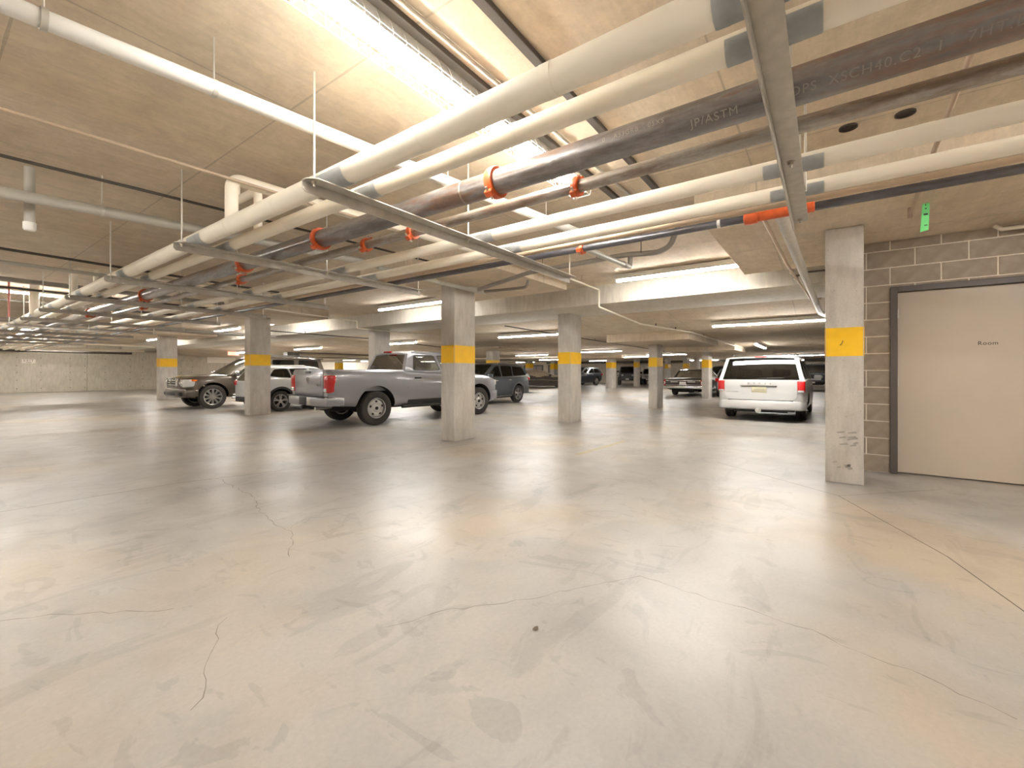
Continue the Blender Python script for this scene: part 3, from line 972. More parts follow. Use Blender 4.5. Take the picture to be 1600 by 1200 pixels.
pipe('riser_pipe', 'pink red thin riser in the glare at the far left', [(1.2, 13.38, 2.36), (1.2, 13.38, SLAB)], 0.016, 'redpipe', n=8)
v1 = pipe('drain_stub', 'short grey drain stub with cap hanging from the slab at the far left', [(0.64, 5.78, 2.52), (0.64, 5.78, SLAB)], 0.036, 'pvc')
lathe('cap', [(0.0, 0.0), (0.034, 0.004), (0.043, 0.02), (0.043, 0.075), (0.036, 0.08)], M['white'], v1, 'Z', 18, (0.64, 5.78, 2.51))
lathe('band', [(0.036, 0.0), (0.039, 0.0), (0.039, 0.02), (0.036, 0.02)], M['galv'], v1, 'Z', 18, (0.64, 5.78, 2.84))
pipe('thin_dark_pipe', 'dark pipe high under the slab, second one in from the far left', [(-1.5, 9.0, 2.93), (0.73, 9.1, 2.93), (4.6, 9.4, 2.93)], 0.02, 'darkpipe', n=8)
pipe('pale_pipe', 'pale pipe ending at the far elbow pipes on the left', [(-1.5, 9.1, 2.75), (4.6, 9.15, 2.75)], 0.028, 'pvc', n=10)
for (y, z, r, mt, lab) in ((12.1, 2.94, 0.045, 'abs', 'grey pipe behind the far elbow pipes with a tee at the left edge'), (12.8, 2.88, 0.022, 'darkpipe', 'dark thin pipe just below the grey pipe behind the far elbows'),
                           (14.9, 2.86, 0.03, 'darkpipe', 'dark pipe silhouetted against the glare behind the rack'), (17.4, 2.62, 0.06, 'abs', 'grey drain pipe in the glare below the dark silhouetted pipe'),
                           (31.5, 2.72, 0.06, 'pale_pipe', 'upper pale pipe crossing in front of the left wall top'), (33.5, 2.5, 0.06, 'pale_pipe', 'middle pale pipe crossing in front of the left wall top'), (36.0, 2.42, 0.07, 'darkpipe', 'dark pipe crossing in front of the left wall top')):
    pipe('cross_pipe', lab, [(-6, y, z), (4.6 if 12 < y < 15 else 8.4, y + 0.05, z)], r, mt, n=10)
# sprinkler lines
def sprinkler(label, pts, r, mat, heads=(), rods=(), rad=0.03, top=SLAB):
    o = pipe('sprinkler_pipe', label, pts, r, mat, rad, n=10)
    for (x, y, z) in heads:
        h = tube('sprinkler_head', [(x, y, z), (x, y, z + 0.05), (x, y, z + 0.075)], [0.012, 0.012, 0.02], M['darkpipe'], o, n=8)
    for (x, y, z, tp) in rods:
        tube('hanger_rod', [(x, y, z), (x, y, tp)], 0.004, M['zinc'], o, n=6)
    return o
sprinkler('cream sprinkler line stepping down under the beam towards the low drop panel', [(4.4, 3.72, 2.95), (8.3, 3.77, 2.935), (8.3, 3.77, 2.585), (10.6, 3.72, 2.44), (13.0, 3.07, 2.365), (22.0, 3.07, 2.33)], 0.017, 'jacket',
          heads=((11.3, 3.55, 2.42), (12.2, 3.3, 2.39), (14.5, 3.07, 2.36)), rods=((7.5, 3.76, 2.94, SLAB), (8.1, 3.77, 2.94, SLAB), (11.0, 3.6, 2.42, 2.6), (12.0, 3.35, 2.4, 2.5)))
sprinkler('cream sprinkler line stepping down under the beam above the white crossover', [(4.6, 11.45, 2.86), (8.3, 12.0, 2.85), (8.3, 12.0, 2.625), (11.5, 11.6, 2.58)], 0.016, 'jacket', rods=((7.2, 11.8, 2.86, SLAB), (8.0, 11.95, 2.86, SLAB)))
sprinkler('dark sprinkler line behind the pickup, under the beam soffit', [(6.3, 13.75, 2.5), (10.1, 13.9, 2.5), (14.2, 14.1, 2.36), (15.8, 14.1, 2.36)], 0.016, 'darkpipe', heads=((7.6, 13.8, 2.5), (11.0, 13.95, 2.48)))
sprinkler('dark thin sprinkler line between the centre column and the column under the beam', [(8.6, 6.4, 2.38), (11.4, 6.44, 2.36), (15.0, 6.65, 2.36), (24.0, 6.7, 2.3)], 0.014, 'darkpipe', heads=((12.5, 6.5, 2.36), (14.2, 6.6, 2.36)))
fp = pipe('far_pipe', 'dark main running along the far wall above the old black sedan', [(43.0, -2, 2.24), (43.0, 26, 2.24)], 0.09, 'darkpipe', n=8)
fq = pipe('far_pipe', 'pale pipe along the low ceiling beyond the covered coupe', [(24.8, 13.0, 2.22), (24.8, 30, 2.22)], 0.06, 'pale_pipe', n=8)
for o_, x_ in ((fp, 43.0), (fq, 24.8)):
    for y_ in (14.0, 19.0, 24.0):
        tube('hanger_rod', [(x_, y_, 2.24), (x_, y_, FAR)], 0.012, M['darkpipe'], o_, n=6)
for (y, z, r, mt, lab) in ((24.2, 2.34, 0.03, 'darkpipe', 'dark thin line under the low ceiling, above the white wall, nearest of three'), (26.4, 2.3, 0.035, 'pale_pipe', 'pale thin line under the low ceiling between two dark ones above the white wall'), (30.2, 2.3, 0.04, 'darkpipe', 'dark thin line under the low ceiling closest to the white wall')):
    o_ = pipe('ceiling_pipe', lab, [(12.9, y, z), (42.0, y, z)], r, mt, n=8)
    for x_ in (15.5, 20.5, 25.5):
        tube('hanger_rod', [(x_, y, z), (x_, y, FAR)], 0.01, M['darkpipe'], o_, n=6)
# drains over the centre
dr = pipe('drain_pipe', 'bright drain pipe dropping from the orange clamp to the elbow over the beam light', [(3.88, 1.93, 2.47), (5.45, 2.08, 2.62), (5.55, 2.08, 2.62), (5.55, 2.08, 2.78)], 0.032, 'pvc', 0.05)
lathe('collar', [(0.032, -0.03), (0.04, -0.03), (0.04, 0.03), (0.032, 0.03)], M['galv'], dr, 'X', 16, (5.3, 2.066, 2.607))
d2 = pipe('drain_pipe', 'long grey drain pipe running under the slab from the centre column to a dark elbow', [(5.9, 5.0, 2.70), (5.45, 3.6, 2.74), (5.42, 2.1, 2.76), (5.55, 1.72, 2.76), (5.5, 1.55, 2.80), (5.45, 1.42, SLAB)], 0.034, 'abs', 0.08)
for (x, y) in ((5.5, 3.4), (5.42, 2.5), (5.45, 1.9)):
    tube('hanger_rod', [(x, y, 2.76), (x, y, SLAB)], 0.005, M['darkpipe'], d2, n=6)
d3 = pipe('drain_pipe', 'pale drain pipe across the top of the centre column with a y fitting', [(3.9, 5.16, 2.74), (5.2, 5.17, 2.73), (6.25, 5.14, 2.72)], 0.036, 'pvc')
lathe('end_cap', [(0.0, -0.05), (0.04, -0.05), (0.045, 0.0), (0.045, 0.05), (0.0, 0.05)], M['pvc'], d3, 'X', 16, (5.15, 5.17, 2.73))
tube('y_branch', [(5.75, 5.15, 2.725), (5.92, 4.95, 2.705)], 0.04, M['pvc'], d3, n=14)
pipe('trap_pipe', 'dark thin branch with a grey trap elbow right of the centre column top', [(6.1, 5.0, 2.70), (6.2, 4.35, 2.70), (6.2, 4.15, 2.70), (6.2, 4.12, 2.83)], 0.026, 'abs', 0.07)
# right side pipes over the aisle
br = pipe('drain_pipe', 'large galvanized looking pipe dropping away behind the hanger to the near column', [(3.9, 0.29, 2.5), (5.6, 0.25, 2.5), (11.4, 0.08, 2.5), (11.8, 0.0, 2.5)], 0.046, 'galv', 0.1, n=18)
for x in (7.4, 9.6):
    lathe('pipe_band', [(0.046, -0.02), (0.049, -0.02), (0.049, 0.02), (0.046, 0.02)], M['galv'], br, 'X', 18, (x, 0.29 - (x - 3.9) * 0.028, 2.5))
sr = pipe('gas_pipe', 'thin beige pipe with valve fittings beside the large galvanized pipe', [(4.0, 0.41, 2.5), (6.0, 0.36, 2.5), (9.1, 0.20, 2.5), (9.1, 0.05, 2.5)], 0.016, 'beige_pipe', 0.03, n=10)
for x in (6.45, 6.9):
    lathe('pipe_fitting', [(0.016, -0.06), (0.028, -0.05), (0.028, 0.05), (0.016, 0.06)], M['brownpipe'], sr, 'X', 12, (x, 0.36 - (x - 6.0) * 0.0516, 2.5))
tube('branch', bend([(6.75, 0.33, 2.5), (6.75, 0.26, 2.5), (6.75, 0.22, 2.53), (6.75, -0.2, 2.53)], 0.03), 0.012, M['darkpipe'], sr, n=8)
pb = pipe('thin_pipe', 'brown thin pipe over the door side, ending near the green tag', [(1.5, -0.575, 2.8), (3.06, -0.578, 2.8), (5.8, -0.68, 2.8)], 0.016, 'brownpipe', n=10)
tube('pipe_end', [(5.78, -0.68, 2.77), (5.78, -0.68, 2.87)], 0.02, M['brownpipe'], pb, n=10)
pipe('conduit_pipe', 'short pale conduit along the top of the block wall over the door', [(6.95, -1.5, 2.85), (6.95, -1.56, 2.8), (6.98, -3.2, 2.78)], 0.022, 'pale_pipe', n=8)
# tag hanging near the door
bm = bmesh.new()
w, h = 0.035, 0.145
q = [(-w, -h), (w * 0.7, -h * 0.92), (w, h), (-w * 0.5, h)]
a = [bm.verts.new((0, -y, z)) for y, z in q]
b = [bm.verts.new((0.002, -y, z)) for y, z in q]
bm.faces.new(a)
bm.faces.new(b[::-1])
for i in range(4):
    bm.faces.new((a[i], b[i], b[(i + 1) % 4], a[(i + 1) % 4]))
bmesh.ops.recalc_face_normals(bm, faces=bm.faces)
gt = from_bm('green_tag', bm, M['green'], sm=False)
gt.location = (5.72, -0.78, 2.745)
tag(gt, 'bright green paper tag hanging from the ceiling between rack and door', 'tag')
tube('tag_string', [(0.001, 0, 0.13), (0.001, 0, 0.2)], 0.002, M['black'], gt, n=5)
bm = bmesh.new()
for (z, hh, ww) in ((0.02, 0.008, 0.03), (-0.085, 0.004, 0.022), (0.075, 0.005, 0.012), (0.11, 0.008, 0.006)):
    bm_box(bm, -0.0015, 0.0, -ww / 2 - 0.005, ww / 2 - 0.005, z - hh, z + hh)
from_bm('tag_print', bm, M['blacktext'], gt, sm=False)
# sleeves through the slab
for (x, y, lab) in ((4.108, -0.14, 'dark round sleeve hole in the slab, the one closer to the hanger'), (4.119, -0.46, 'dark round sleeve hole in the slab, the one closer to the brown pipe')):
    o = lathe('ceiling_sleeve', [(0.0, -0.001), (0.05, -0.001), (0.052, -0.012), (0.058, -0.012), (0.058, 0.01)], [M['hole']], None, 'Z', 18, (0, 0, 0))
    o.location = (x, y, SLAB)
    tag(o, lab, 'ceiling sleeve')
for (y, xa, xb, w_, lab) in ((1.77, 0.6, 4.6, 0.06, 'dark flat strut channel on the slab beside the glaring strip light'), (1.36, 0.6, 4.6, 0.055, 'dark flat strut channel on the slab, the one farther from the strip light')):
    bm = bmesh.new()
    bm_box(bm, xa, xb, y - w_ / 2, y + w_ / 2, SLAB - 0.035, SLAB, 0.003, 1)
    o = from_bm('ceiling_channel', bm, M['darkpipe'], sm=False)
    tag(o, lab, 'ceiling channel')
pipe('conduit_pipe', 'pale conduit on the slab alongside the glaring strip light', [(0.6, 1.70, SLAB - 0.02), (4.6, 1.62, SLAB - 0.02)], 0.013, 'zinc', n=8)
# signs
sg = box('exit_sign', 4.0, 4.56, Y1 - 0.03, Y1 - 0.012, 1.77, 2.0, M['signwhite'])
tag(sg, 'white rectangular EXIT sign on the left concrete wall', 'sign')
lettering('sign_lettering', 'EXIT', 0.15, M['signtext'], sg, (4.27, Y1 - 0.032, 1.92), (1, 0, 0), (0, 0, 1), 0.001, 1.4)
bm = bmesh.new()
bm_box(bm, 4.17, 4.35, Y1 - 0.033, Y1 - 0.031, 1.805, 1.825)
a = [bm.verts.new((x, Y1 - 0.032, z)) for x, z in ((4.35, 1.795), (4.39, 1.815), (4.35, 1.835))]
bm.faces.new(a)
from_bm('sign_arrow', bm, M['blacktext'], sg, sm=False)
rs = box('exit_sign', 11.6, 12.2, 29.97, 30.05, 2.28, 2.5, M['redsign'])
tag(rs, 'small glowing red exit sign hanging above the bronze SUV windshield', 'sign')
tube('sign_rod', [(11.9, 30.0, 2.5), (11.9, 30.0, 2.6)], 0.01, M['darkpipe'], rs, n=6)
ws = box('wall_sign', 13.6, 15.6, Y1 - 0.05, Y1 - 0.012, 1.95, 2.4, M['signwhite'])
tag(ws, 'plain white board on the left wall behind the bronze SUV windshield', 'sign')
fs = box('wall_sign', X1 - 0.04, X1 - 0.01, -1.2, 2.2, 1.5, 2.15, M['signwhite'])
tag(fs, 'white board with red lettering on the far wall beyond the minivan', 'sign')
lettering('sign_lettering', 'B LOBBY', 0.3, M['redtext'], fs, (X1 - 0.043, 0.85, 1.86), (0, -1, 0), (0, 0, 1), 0.001, 1.0)
# doors and heater far off
for i, (ya, yb) in enumerate(((28.3, 31.2), (23.6, 27.6))):
    d = struct(box('door_%d' % (i + 2), X1 - 0.08, X1 - 0.01, ya, yb, 0, 2.1, M['frame'], bev=0.02, seg=1))
    for k in range(3):
        box('door_panel', X1 - 0.1, X1 - 0.078, ya + 0.15 + k * (yb - ya - 0.3) / 3 + 0.05, ya + 0.15 + (k + 1) * (yb - ya - 0.3) / 3 - 0.05, 0.15, 1.95, M['abs'], d, bev=0.01, seg=1)
uh = thing('unit_heater', 'dark louvered unit heater hung above the bronze SUV roof', 'heater', (13.35, 25.5, 2.0))
box('casing', -0.36, 0.36, 0.05, 0.5, 0.1, 0.85, M['abs'], uh, bev=0.01, seg=1)
for k in range(9):
    for s in (-1, 1):
        box('louver', s * 0.185 - 0.165, s * 0.185 + 0.165, 0.0, 0.05, 0.13 + k * 0.078, 0.165 + k * 0.078, M['darkpipe'], uh)
tube('hanger_rod', [(0, 0.28, 0.8), (0, 0.28, 1.2)], 0.015, M['darkpipe'], uh, n=6)
for i, (z, lab) in enumerate(((2.33, 'upper pale duct under the low ceiling above the pickup bed'), (2.16, 'middle pale duct under the low ceiling above the pickup bed'), (2.0, 'lower pale duct under the low ceiling above the pickup bed'))):
    d = box('duct', 14.2, 21.0 - i * 0.6, 27.6 + 0.25 * i, 27.8 + 0.25 * i, z - 0.06, z + 0.06, M['pale_pipe'], bev=0.02, seg=1)
    tag(d, lab, 'duct')
    for x_ in (15.0, 18.5):
        tube('hanger_rod', [(x_, 27.7 + 0.25 * i, z), (x_, 27.7 + 0.25 * i, FAR)], 0.012, M['darkpipe'], d, n=6)

# ------------------------------------------------------------------ vehicles
WHEELS = {}
def wheel_meshes(R, w, style):
    key = (round(R, 3), round(w, 3), style)
    if key in WHEELS:
        return WHEELS[key]
    rr = R * (0.60 if style in ('steel', 'small') else 0.68)
    h = w / 2
    bm = bmesh.new()
    bm_lathe(bm, [(rr, -h * 0.8), (rr + 0.012, -h * 0.92), (R * 0.86, -h), (R * 0.95, -h * 0.93), (R * 0.99, -h * 0.78), (R, -h * 0.6), (R, -h * 0.30), (R * 0.975, -h * 0.28), (R * 0.975, -h * 0.22), (R, -h * 0.2),
                  (R, h * 0.2), (R * 0.975, h * 0.22), (R * 0.975, h * 0.28), (R, h * 0.30), (R, h * 0.6), (R * 0.99, h * 0.78), (R * 0.95, h * 0.93), (R * 0.86, h), (rr + 0.012, h * 0.92), (rr, h * 0.8)], 'Y', 36, closed=True)
    tyre = bpy.data.meshes.new('wheel')
    bm.normal_update()
    bm.to_mesh(tyre)
    bm.free()
    tyre.materials.append(M['rubber'])
    smooth(tyre, 30)
    # rim, outer face at +Y
    bm = bmesh.new()
    mats = []
    def add(fn, mi):
        b2 = bmesh.new()
        fn(b2)
        bmesh.ops.recalc_face_normals(b2, faces=b2.faces)
        for f in b2.faces:
            f.material_index = mi
        me = bpy.data.meshes.new('t')
        b2.to_mesh(me)
        b2.free()
        bm.from_mesh(me)
        bpy.data.meshes.remove(me)
    add(lambda b: bm_lathe(b, [(rr, h * 0.55), (rr, h * 0.88), (rr * 0.97, h * 0.92), (rr * 0.92, h * 0.86), (rr * 0.90, h * 0.3), (rr * 0.9, -h * 0.8), (rr, -h * 0.8)], 'Y', 36), 0)
    if style in ('steel', 'small'):
        add(lambda b: bm_lathe(b, [(rr * 0.91, h * 0.42), (rr * 0.80, h * 0.62), (rr * 0.60, h * 0.70), (rr * 0.42, h * 0.62), (rr * 0.30, h * 0.74), (rr * 0.2, h * 0.78), (0.0, h * 0.78)], 'Y', 36), 0)
        def holes(b):
            for k in range(5):
                a = 2 * PI * k / 5 + 0.3
                m = Matrix.Rotation(-a, 4, 'Y') @ Matrix.Translation((rr * 0.66, h * 0.685, 0))
                b3 = bmesh.new()
                bm_lathe(b3, [(0, 0.012), (1, 0.010), (1.0, -0.01)], 'Y', 12)
                for v in b3.verts:
                    v.co.x *= rr * 0.085
                    v.co.z *= rr * 0.13
                bmesh.ops.transform(b3, matrix=m, verts=b3.verts)
                me = bpy.data.meshes.new('t')
                b3.to_mesh(me)
                b3.free()
                b.from_mesh(me)
                bpy.data.meshes.remove(me)
        add(holes, 1)
        add(lambda b: bm_lathe(b, [(rr * 0.16, h * 0.7), (rr * 0.16, h * 0.92), (rr * 0.1, h * 0.98), (0, h * 0.98)], 'Y', 16), 1)
    else:
        add(lambda b: bm_lathe(b, [(rr * 0.92, -h * 0.1), (0.0, -h * 0.1)], 'Y', 24), 1)
        n, dbl, sw = {'ten': (10, False, 0.17), 'five': (5, True, 0.085), 'star': (5, False, 0.30), 'seven': (7, False, 0.2)}[style]
        def spokes(b):
            for k in range(n):
                for d in ((-0.16, 0.16) if dbl else (0,)):
                    a = 2 * PI * k / n + d + PI / 2
                    a2 = 2 * PI * k / n + d * 0.55 + PI / 2
                    o_, i_ = rr * 0.94, rr * 0.16
                    def P(r_, ang, off, y):
                        return b.verts.new((r_ * math.cos(ang) - off * math.sin(ang), y, r_ * math.sin(ang) + off * math.cos(ang)))
                    so, si = rr * sw * 0.75, rr * sw * 0.5
                    A = [P(o_, a, -so, h * 0.80), P(o_, a, so, h * 0.80), P(i_, a2, si, h * 0.72), P(i_, a2, -si, h * 0.72)]
                    B = [P(o_, a, -so * 1.2, h * 0.45), P(o_, a, so * 1.2, h * 0.45), P(i_, a2, si, h * 0.4), P(i_, a2, -si, h * 0.4)]
                    b.faces.new(A)
                    for i in range(4):
                        j = (i + 1) % 4
                        b.faces.new((A[i], A[j], B[j], B[i]))
        add(spokes, 0)
        add(lambda b: bm_lathe(b, [(rr * 0.26, h * 0.4), (rr * 0.26, h * 0.72), (rr * 0.15, h * 0.80), (0, h * 0.80)], 'Y', 16), 0)
    rim = bpy.data.meshes.new('rim')
    bm.to_mesh(rim)
    bm.free()
    rim.materials.append(M['steelwheel'] if style == 'steel' else M['alloy'])
    rim.materials.append(M['dark'])
    smooth(rim, 30)
    WHEELS[key] = (tyre, rim)
    return WHEELS[key]

def car_wheel(root, x, y, R, w, style, side):
    tyre, rim = wheel_meshes(R, w, style)
    o = bpy.data.objects.new('wheel', tyre)
    C.objects.link(o)
    o.parent = root
    o.location = (x, y, R)
    if side < 0:
        o.rotation_euler = (0, 0, PI)
    r = bpy.data.objects.new('rim', rim)
    C.objects.link(r)
    r.parent = o
    return o

BULGE = [(0.0, 0.90), (0.06, 0.955), (0.16, 0.985), (0.35, 1.0), (0.6, 1.0), (0.80, 0.992), (0.92, 0.972), (0.97, 0.95), (1.0, 0.915)]
def body_half(s, x, z):
    zb, zs = interp(s['bot'], x), sinterp(s['top'], x)
    t = max(0.0, min(1.0, (z - zb) / (zs - zb)))
    return sinterp(s['half'], x) * interp(s.get('bulge', BULGE), t)

def car_body(root, s, mat):
    xr, xf = s['half'][0][0], s['half'][-1][0]
    xs = set()
    n = int((xf - xr) / 0.11)
    for i in range(n + 1):
        xs.add(round(xr + (xf - xr) * i / n, 4))
    for tab in (s['half'], s['top']):
        for x, _ in tab:
            if xr <= x <= xf:
                xs.add(round(x, 4))
    for xc, zc, R in s['arches']:
        for k in range(17):
            xs.add(round(xc + R * math.cos(PI * k / 16), 4))
        xs.add(round(xc - R - 0.0015, 4))
        xs.add(round(xc + R + 0.0015, 4))
    bed = s.get('bed')
    if bed:
        for b in bed[:2]:
            xs.add(round(b, 4))
            xs.add(round(b + 0.002, 4))
            xs.add(round(b - 0.002, 4))
    xs = sorted(xs)
    T = [0.0, 0.03, 0.08, 0.15, 0.25, 0.37, 0.5, 0.62, 0.73, 0.82, 0.88, 0.93, 0.97, 1.0]
    V, F, FM = [], [], []
    rows = []
    for x in xs:
        zb, zs, w = interp(s['bot'], x), sinterp(s['top'], x), sinterp(s['half'], x)
        ze = zb
        for xc, zc, R in s['arches']:
            if abs(x - xc) < R:
                ze = max(ze, zc + math.sqrt(max(0.0, R * R - (x - xc) ** 2)))
        crown = interp(s['crown'], x)
        pts = [(0.0, max(ze, zb + 0.02)), (w * 0.72, max(ze, zb + 0.02))]
        for t in T:
            z = zb + t * (zs - zb)
            z = max(z, ze + 0.0004 * t)
            pts.append((body_half(s, x, z), z))
        yt = pts[-1][0]
        if bed and bed[0] < x < bed[1]:
            pts += [(yt - 0.075, zs), (yt - 0.085, bed[2]), (0.0, bed[2])]
        else:
            pts += [(yt * 0.85, zs + crown * 0.55), (yt * 0.5, zs + crown * 0.92), (0.0, zs + crown)]
        rows.append(pts)
    m = len(rows[0])
    for x, pts in zip(xs, rows):
        for y, z in pts:
            V.append((x, -y, z))
        for y, z in pts:
            V.append((x, y, z))
    W2 = 2 * m
    for i in range(len(xs) - 1):
        for j in range(m - 1):
            a, b = i * W2 + j, (i + 1) * W2 + j
            F.append((a, b, b + 1, a + 1))
            FM.append(1 if j < 2 else 0)
            a, b = a + m, b + m
            F.append((a, a + 1, b + 1, b))
            FM.append(1 if j < 2 else 0)
    for i, flip in ((0, False), (len(xs) - 1, True)):
        loop = [i * W2 + j for j in range(1, m)] + [i * W2 + m + j for j in range(m - 2, 0, -1)]
        F.append(tuple(loop if not flip else loop[::-1]))
        FM.append(0)
    return from_py('body', V, F, [mat, M['dark']], root, ang=32, fm=FM)

def tess(outer, holes=()):
    loops = [[Vector((p[0], p[1], 0)) for p in outer]] + [[Vector((p[0], p[1], 0)) for p in h] for h in holes]
    flat = [p for l in loops for p in l]
    tris = tessellate_polygon(loops)
    return [(p.x, p.y) for p in flat], tris

def resample(poly, step):
    out = []
    n = len(poly)
    for i in range(n):
        a, b = poly[i], poly[(i + 1) % n]
        k = max(1, int(math.hypot(b[0] - a[0], b[1] - a[1]) / step))
        for t in range(k):
            out.append((a[0] + (b[0] - a[0]) * t / k, a[1] + (b[1] - a[1]) * t / k))
    return out

def round_poly(poly, r, seg=3):
    out = []
    n = len(poly)
    for i in range(n):
        a, p, b = Vector(poly[i - 1]), Vector(poly[i]), Vector(poly[(i + 1) % n])
        d1, d2 = (a - p), (b - p)
        rr = min(r, d1.length * 0.4, d2.length * 0.4)
        s, e = p + d1.normalized() * rr, p + d2.normalized() * rr
        for k in range(seg + 1):
            t = k / seg
            q = s * (1 - t) ** 2 + p * 2 * t * (1 - t) + e * t * t
            out.append((q.x, q.y))
    return out

def cabin(root, g, mat, glass):
    """pillars, roof, windscreens and side panes above the waist line"""
    zb, zr, wb, wr = g['zb'], g['zr'], g['wb'], g['wr']
    def Y(x, z):
        t = (z - zb) / (zr - zb)
        return (wb + (wr - wb) * t) * interp(g.get('taper', [(0, 1.0)]), x)
    side = g['side']                       # rear base, roof line points rear to front, front base
    V, F = [], []
    wins = [round_poly(w, 0.05) for w in g['windows']]
    pts, tris = tess(resample(side, 0.15), [resample(w, 0.12) for w in wins])
    for sgn in (-1, 1):
        o = len(V)
        V += [(x, sgn * Y(x, z), z) for x, z in pts]
        for t in tris:
            a, b, c = t
            p, q, r = V[o + a], V[o + b], V[o + c]
            nrm = (Vector(q) - Vector(p)).cross(Vector(r) - Vector(p))
            F.append((o + a, o + b, o + c) if nrm.y * sgn > 0 else (o + a, o + c, o + b))
    roof = side[1:-1]
    nu = 8
    cr = g.get('crown', 0.04)
    rr = [(a[0] + (b[0] - a[0]) * k / 4, a[1] + (b[1] - a[1]) * k / 4) for a, b in zip(roof, roof[1:]) for k in range(4)] + [roof[-1]]
    o = len(V)
    for x, z in rr:
        for j in range(nu + 1):
            u = -1 + 2 * j / nu
            V.append((x, u * Y(x, z), z + cr * (1 - u ** 4)))
    for i in range(len(rr) - 1):
        for j in range(nu):
            a = o + i * (nu + 1) + j
            F.append((a, a + nu + 1, a + nu + 2, a + 1))
    panes = []
    U = [-1, -0.93, -0.88, -0.5, 0, 0.5, 0.88, 0.93, 1]
    for which in ('rear', 'front'):
        if which == 'rear':
            (xb_, zb_), (xt, zt) = side[0], roof[0]
            bow = -g.get('bow_rear', 0.05)
        else:
            (xb_, zb_), (xt, zt) = side[-1], roof[-1]
            bow = g.get('bow_front', 0.10)
        lo, hi = g.get(which + '_pane', (0.06, 0.92))
        iu = g.get(which + '_inset', 0.88)
        U2 = [-1, -(1 + iu) / 2, -iu, -iu / 2, 0, iu / 2, iu, (1 + iu) / 2, 1]
        VV = [0, lo, (lo + hi) / 2, hi, 1]
        o = len(V)
        def S(u, v, off=0.0):
            x = xb_ + (xt - xb_) * v
            z = zb_ + (zt - zb_) * v
            return (x + bow * (1 - u * u) * (1 - 0.6 * v) + off, u * Y(x, z), z + cr * (1 - u ** 4) * v)
        for v in VV:
            for u in U2:
                V.append(S(u, v))
        for i in range(4):
            for j in range(8):
                if i in (1, 2) and 2 <= j <= 5:
                    continue
                a = o + i * 9 + j
                F.append((a, a + 1, a + 10, a + 9) if which == 'rear' else (a, a + 9, a + 10, a + 1))
        k = 0.006 if which == 'rear' else -0.006
        pv = [S(u, v, k) for v in (lo, (lo + hi) / 2, hi) for u in U2[2:7]]
        pf = [(r * 5 + c, r * 5 + c + 1, r * 5 + c + 6, r * 5 + c + 5) for r in range(2) for c in range(4)]
        panes.append(('rear_window' if which == 'rear' else 'windscreen', pv, pf))
    fr = from_py('cabin', V, F, mat, root, ang=40)
    bm = bmesh.new()
    bm.from_mesh(fr.data)
    bmesh.ops.remove_doubles(bm, verts=bm.verts, dist=0.002)
    bmesh.ops.recalc_face_normals(bm, faces=bm.faces)
    bm.to_mesh(fr.data)
    bm.free()
    smooth(fr.data, 40)
    for nm, pv, pf in panes:
        from_py(nm, pv, pf, M[g.get(nm, glass)], root)
    for wi, w in enumerate(wins):
        pts, tris = tess(resample(w, 0.15))
        for sgn in (-1, 1):
            pv = [(x, sgn * (Y(x, z) - 0.008), z) for x, z in pts]
            from_py('side_window', pv, [tuple(t) for t in tris], M[g.get('side_glass', [glass] * 9)[wi]], root)
            # dark seal round the pane
            ring = resample(w, 0.12)
            cx_ = sum(p[0] for p in ring) / len(ring)
            cz_ = sum(p[1] for p in ring) / len(ring)
            sv, sf = [], []
            for x, z in ring:
                d = math.hypot(x - cx_, z - cz_)
                k = 1 + 0.018 / d
                for kk in (1.0, k):
                    xx, zz = cx_ + (x - cx_) * kk, cz_ + (z - cz_) * kk
                    sv.append((xx, sgn * (Y(xx, zz) + 0.003), zz))
            n = len(ring)
            for i in range(n):
                j = (i + 1) % n
                sf.append((2 * i, 2 * j, 2 * j + 1, 2 * i + 1))
            from_py('window_seal', sv, sf, M['black'], root, sm=False)
    return Y

def seats(root, rows, w=0.5, zs=0.55, mat='seat'):
    for x in rows:
        for y in (-0.36, 0.36):
            bm = bmesh.new()
            mt = Matrix.Translation((x, y, zs)) @ Matrix.Rotation(-0.18, 4, 'Y')
            bm_box(bm, -0.06, 0.06, -w / 2, w / 2, 0.0, 0.58, 0.04, 2, mt)
            bm_box(bm, -0.03, 0.05, -0.13, 0.13, 0.62, 0.80, 0.03, 2, mt)
            bm_box(bm, 0.0, 0.5, -w / 2, w / 2, -0.1, 0.06, 0.04, 2, mt)
            from_bm('seat', bm, M[mat], root)

def strip(name, root, s, x0, x1, z0, z1, mat, off=0.004, both=True, n=10, parent=None, skew=0.0):
    """thin panel lying on the body side between two stations and two heights"""
    out = []
    for sgn in ((-1, 1) if both else (-1,)):
        V, F = [], []
        for i in range(n + 1):
            x = x0 + (x1 - x0) * i / n
            for z in (z0, (z0 + z1) / 2, z1):
                xx = x + skew * (z - z0) / max(1e-6, z1 - z0)
                V.append((xx, sgn * (body_half(s, xx, z) + off), z))
        for i in range(n):
            for j in range(2):
                a = i * 3 + j
                F.append((a, a + 3, a + 4, a + 1) if sgn < 0 else (a, a + 1, a + 4, a + 3))
        out.append(from_py(name, V, F, mat, parent or root))
    return out

def side_patch(name, root, s, poly, mat, off=0.006, both=True, step=0.06):
    pts, tris = tess(resample(poly, step))
    out = []
    for sgn in ((-1, 1) if both else (-1,)):
        V = [(x, sgn * (body_half(s, x, z) + off), z) for x, z in pts]
        F = []
        for a, b, c in tris:
            nrm = (Vector(V[b]) - Vector(V[a])).cross(Vector(V[c]) - Vector(V[a]))
            F.append((a, b, c) if nrm.y * sgn > 0 else (a, c, b))
        out.append(from_py(name, V, F, mat, root))
    return out

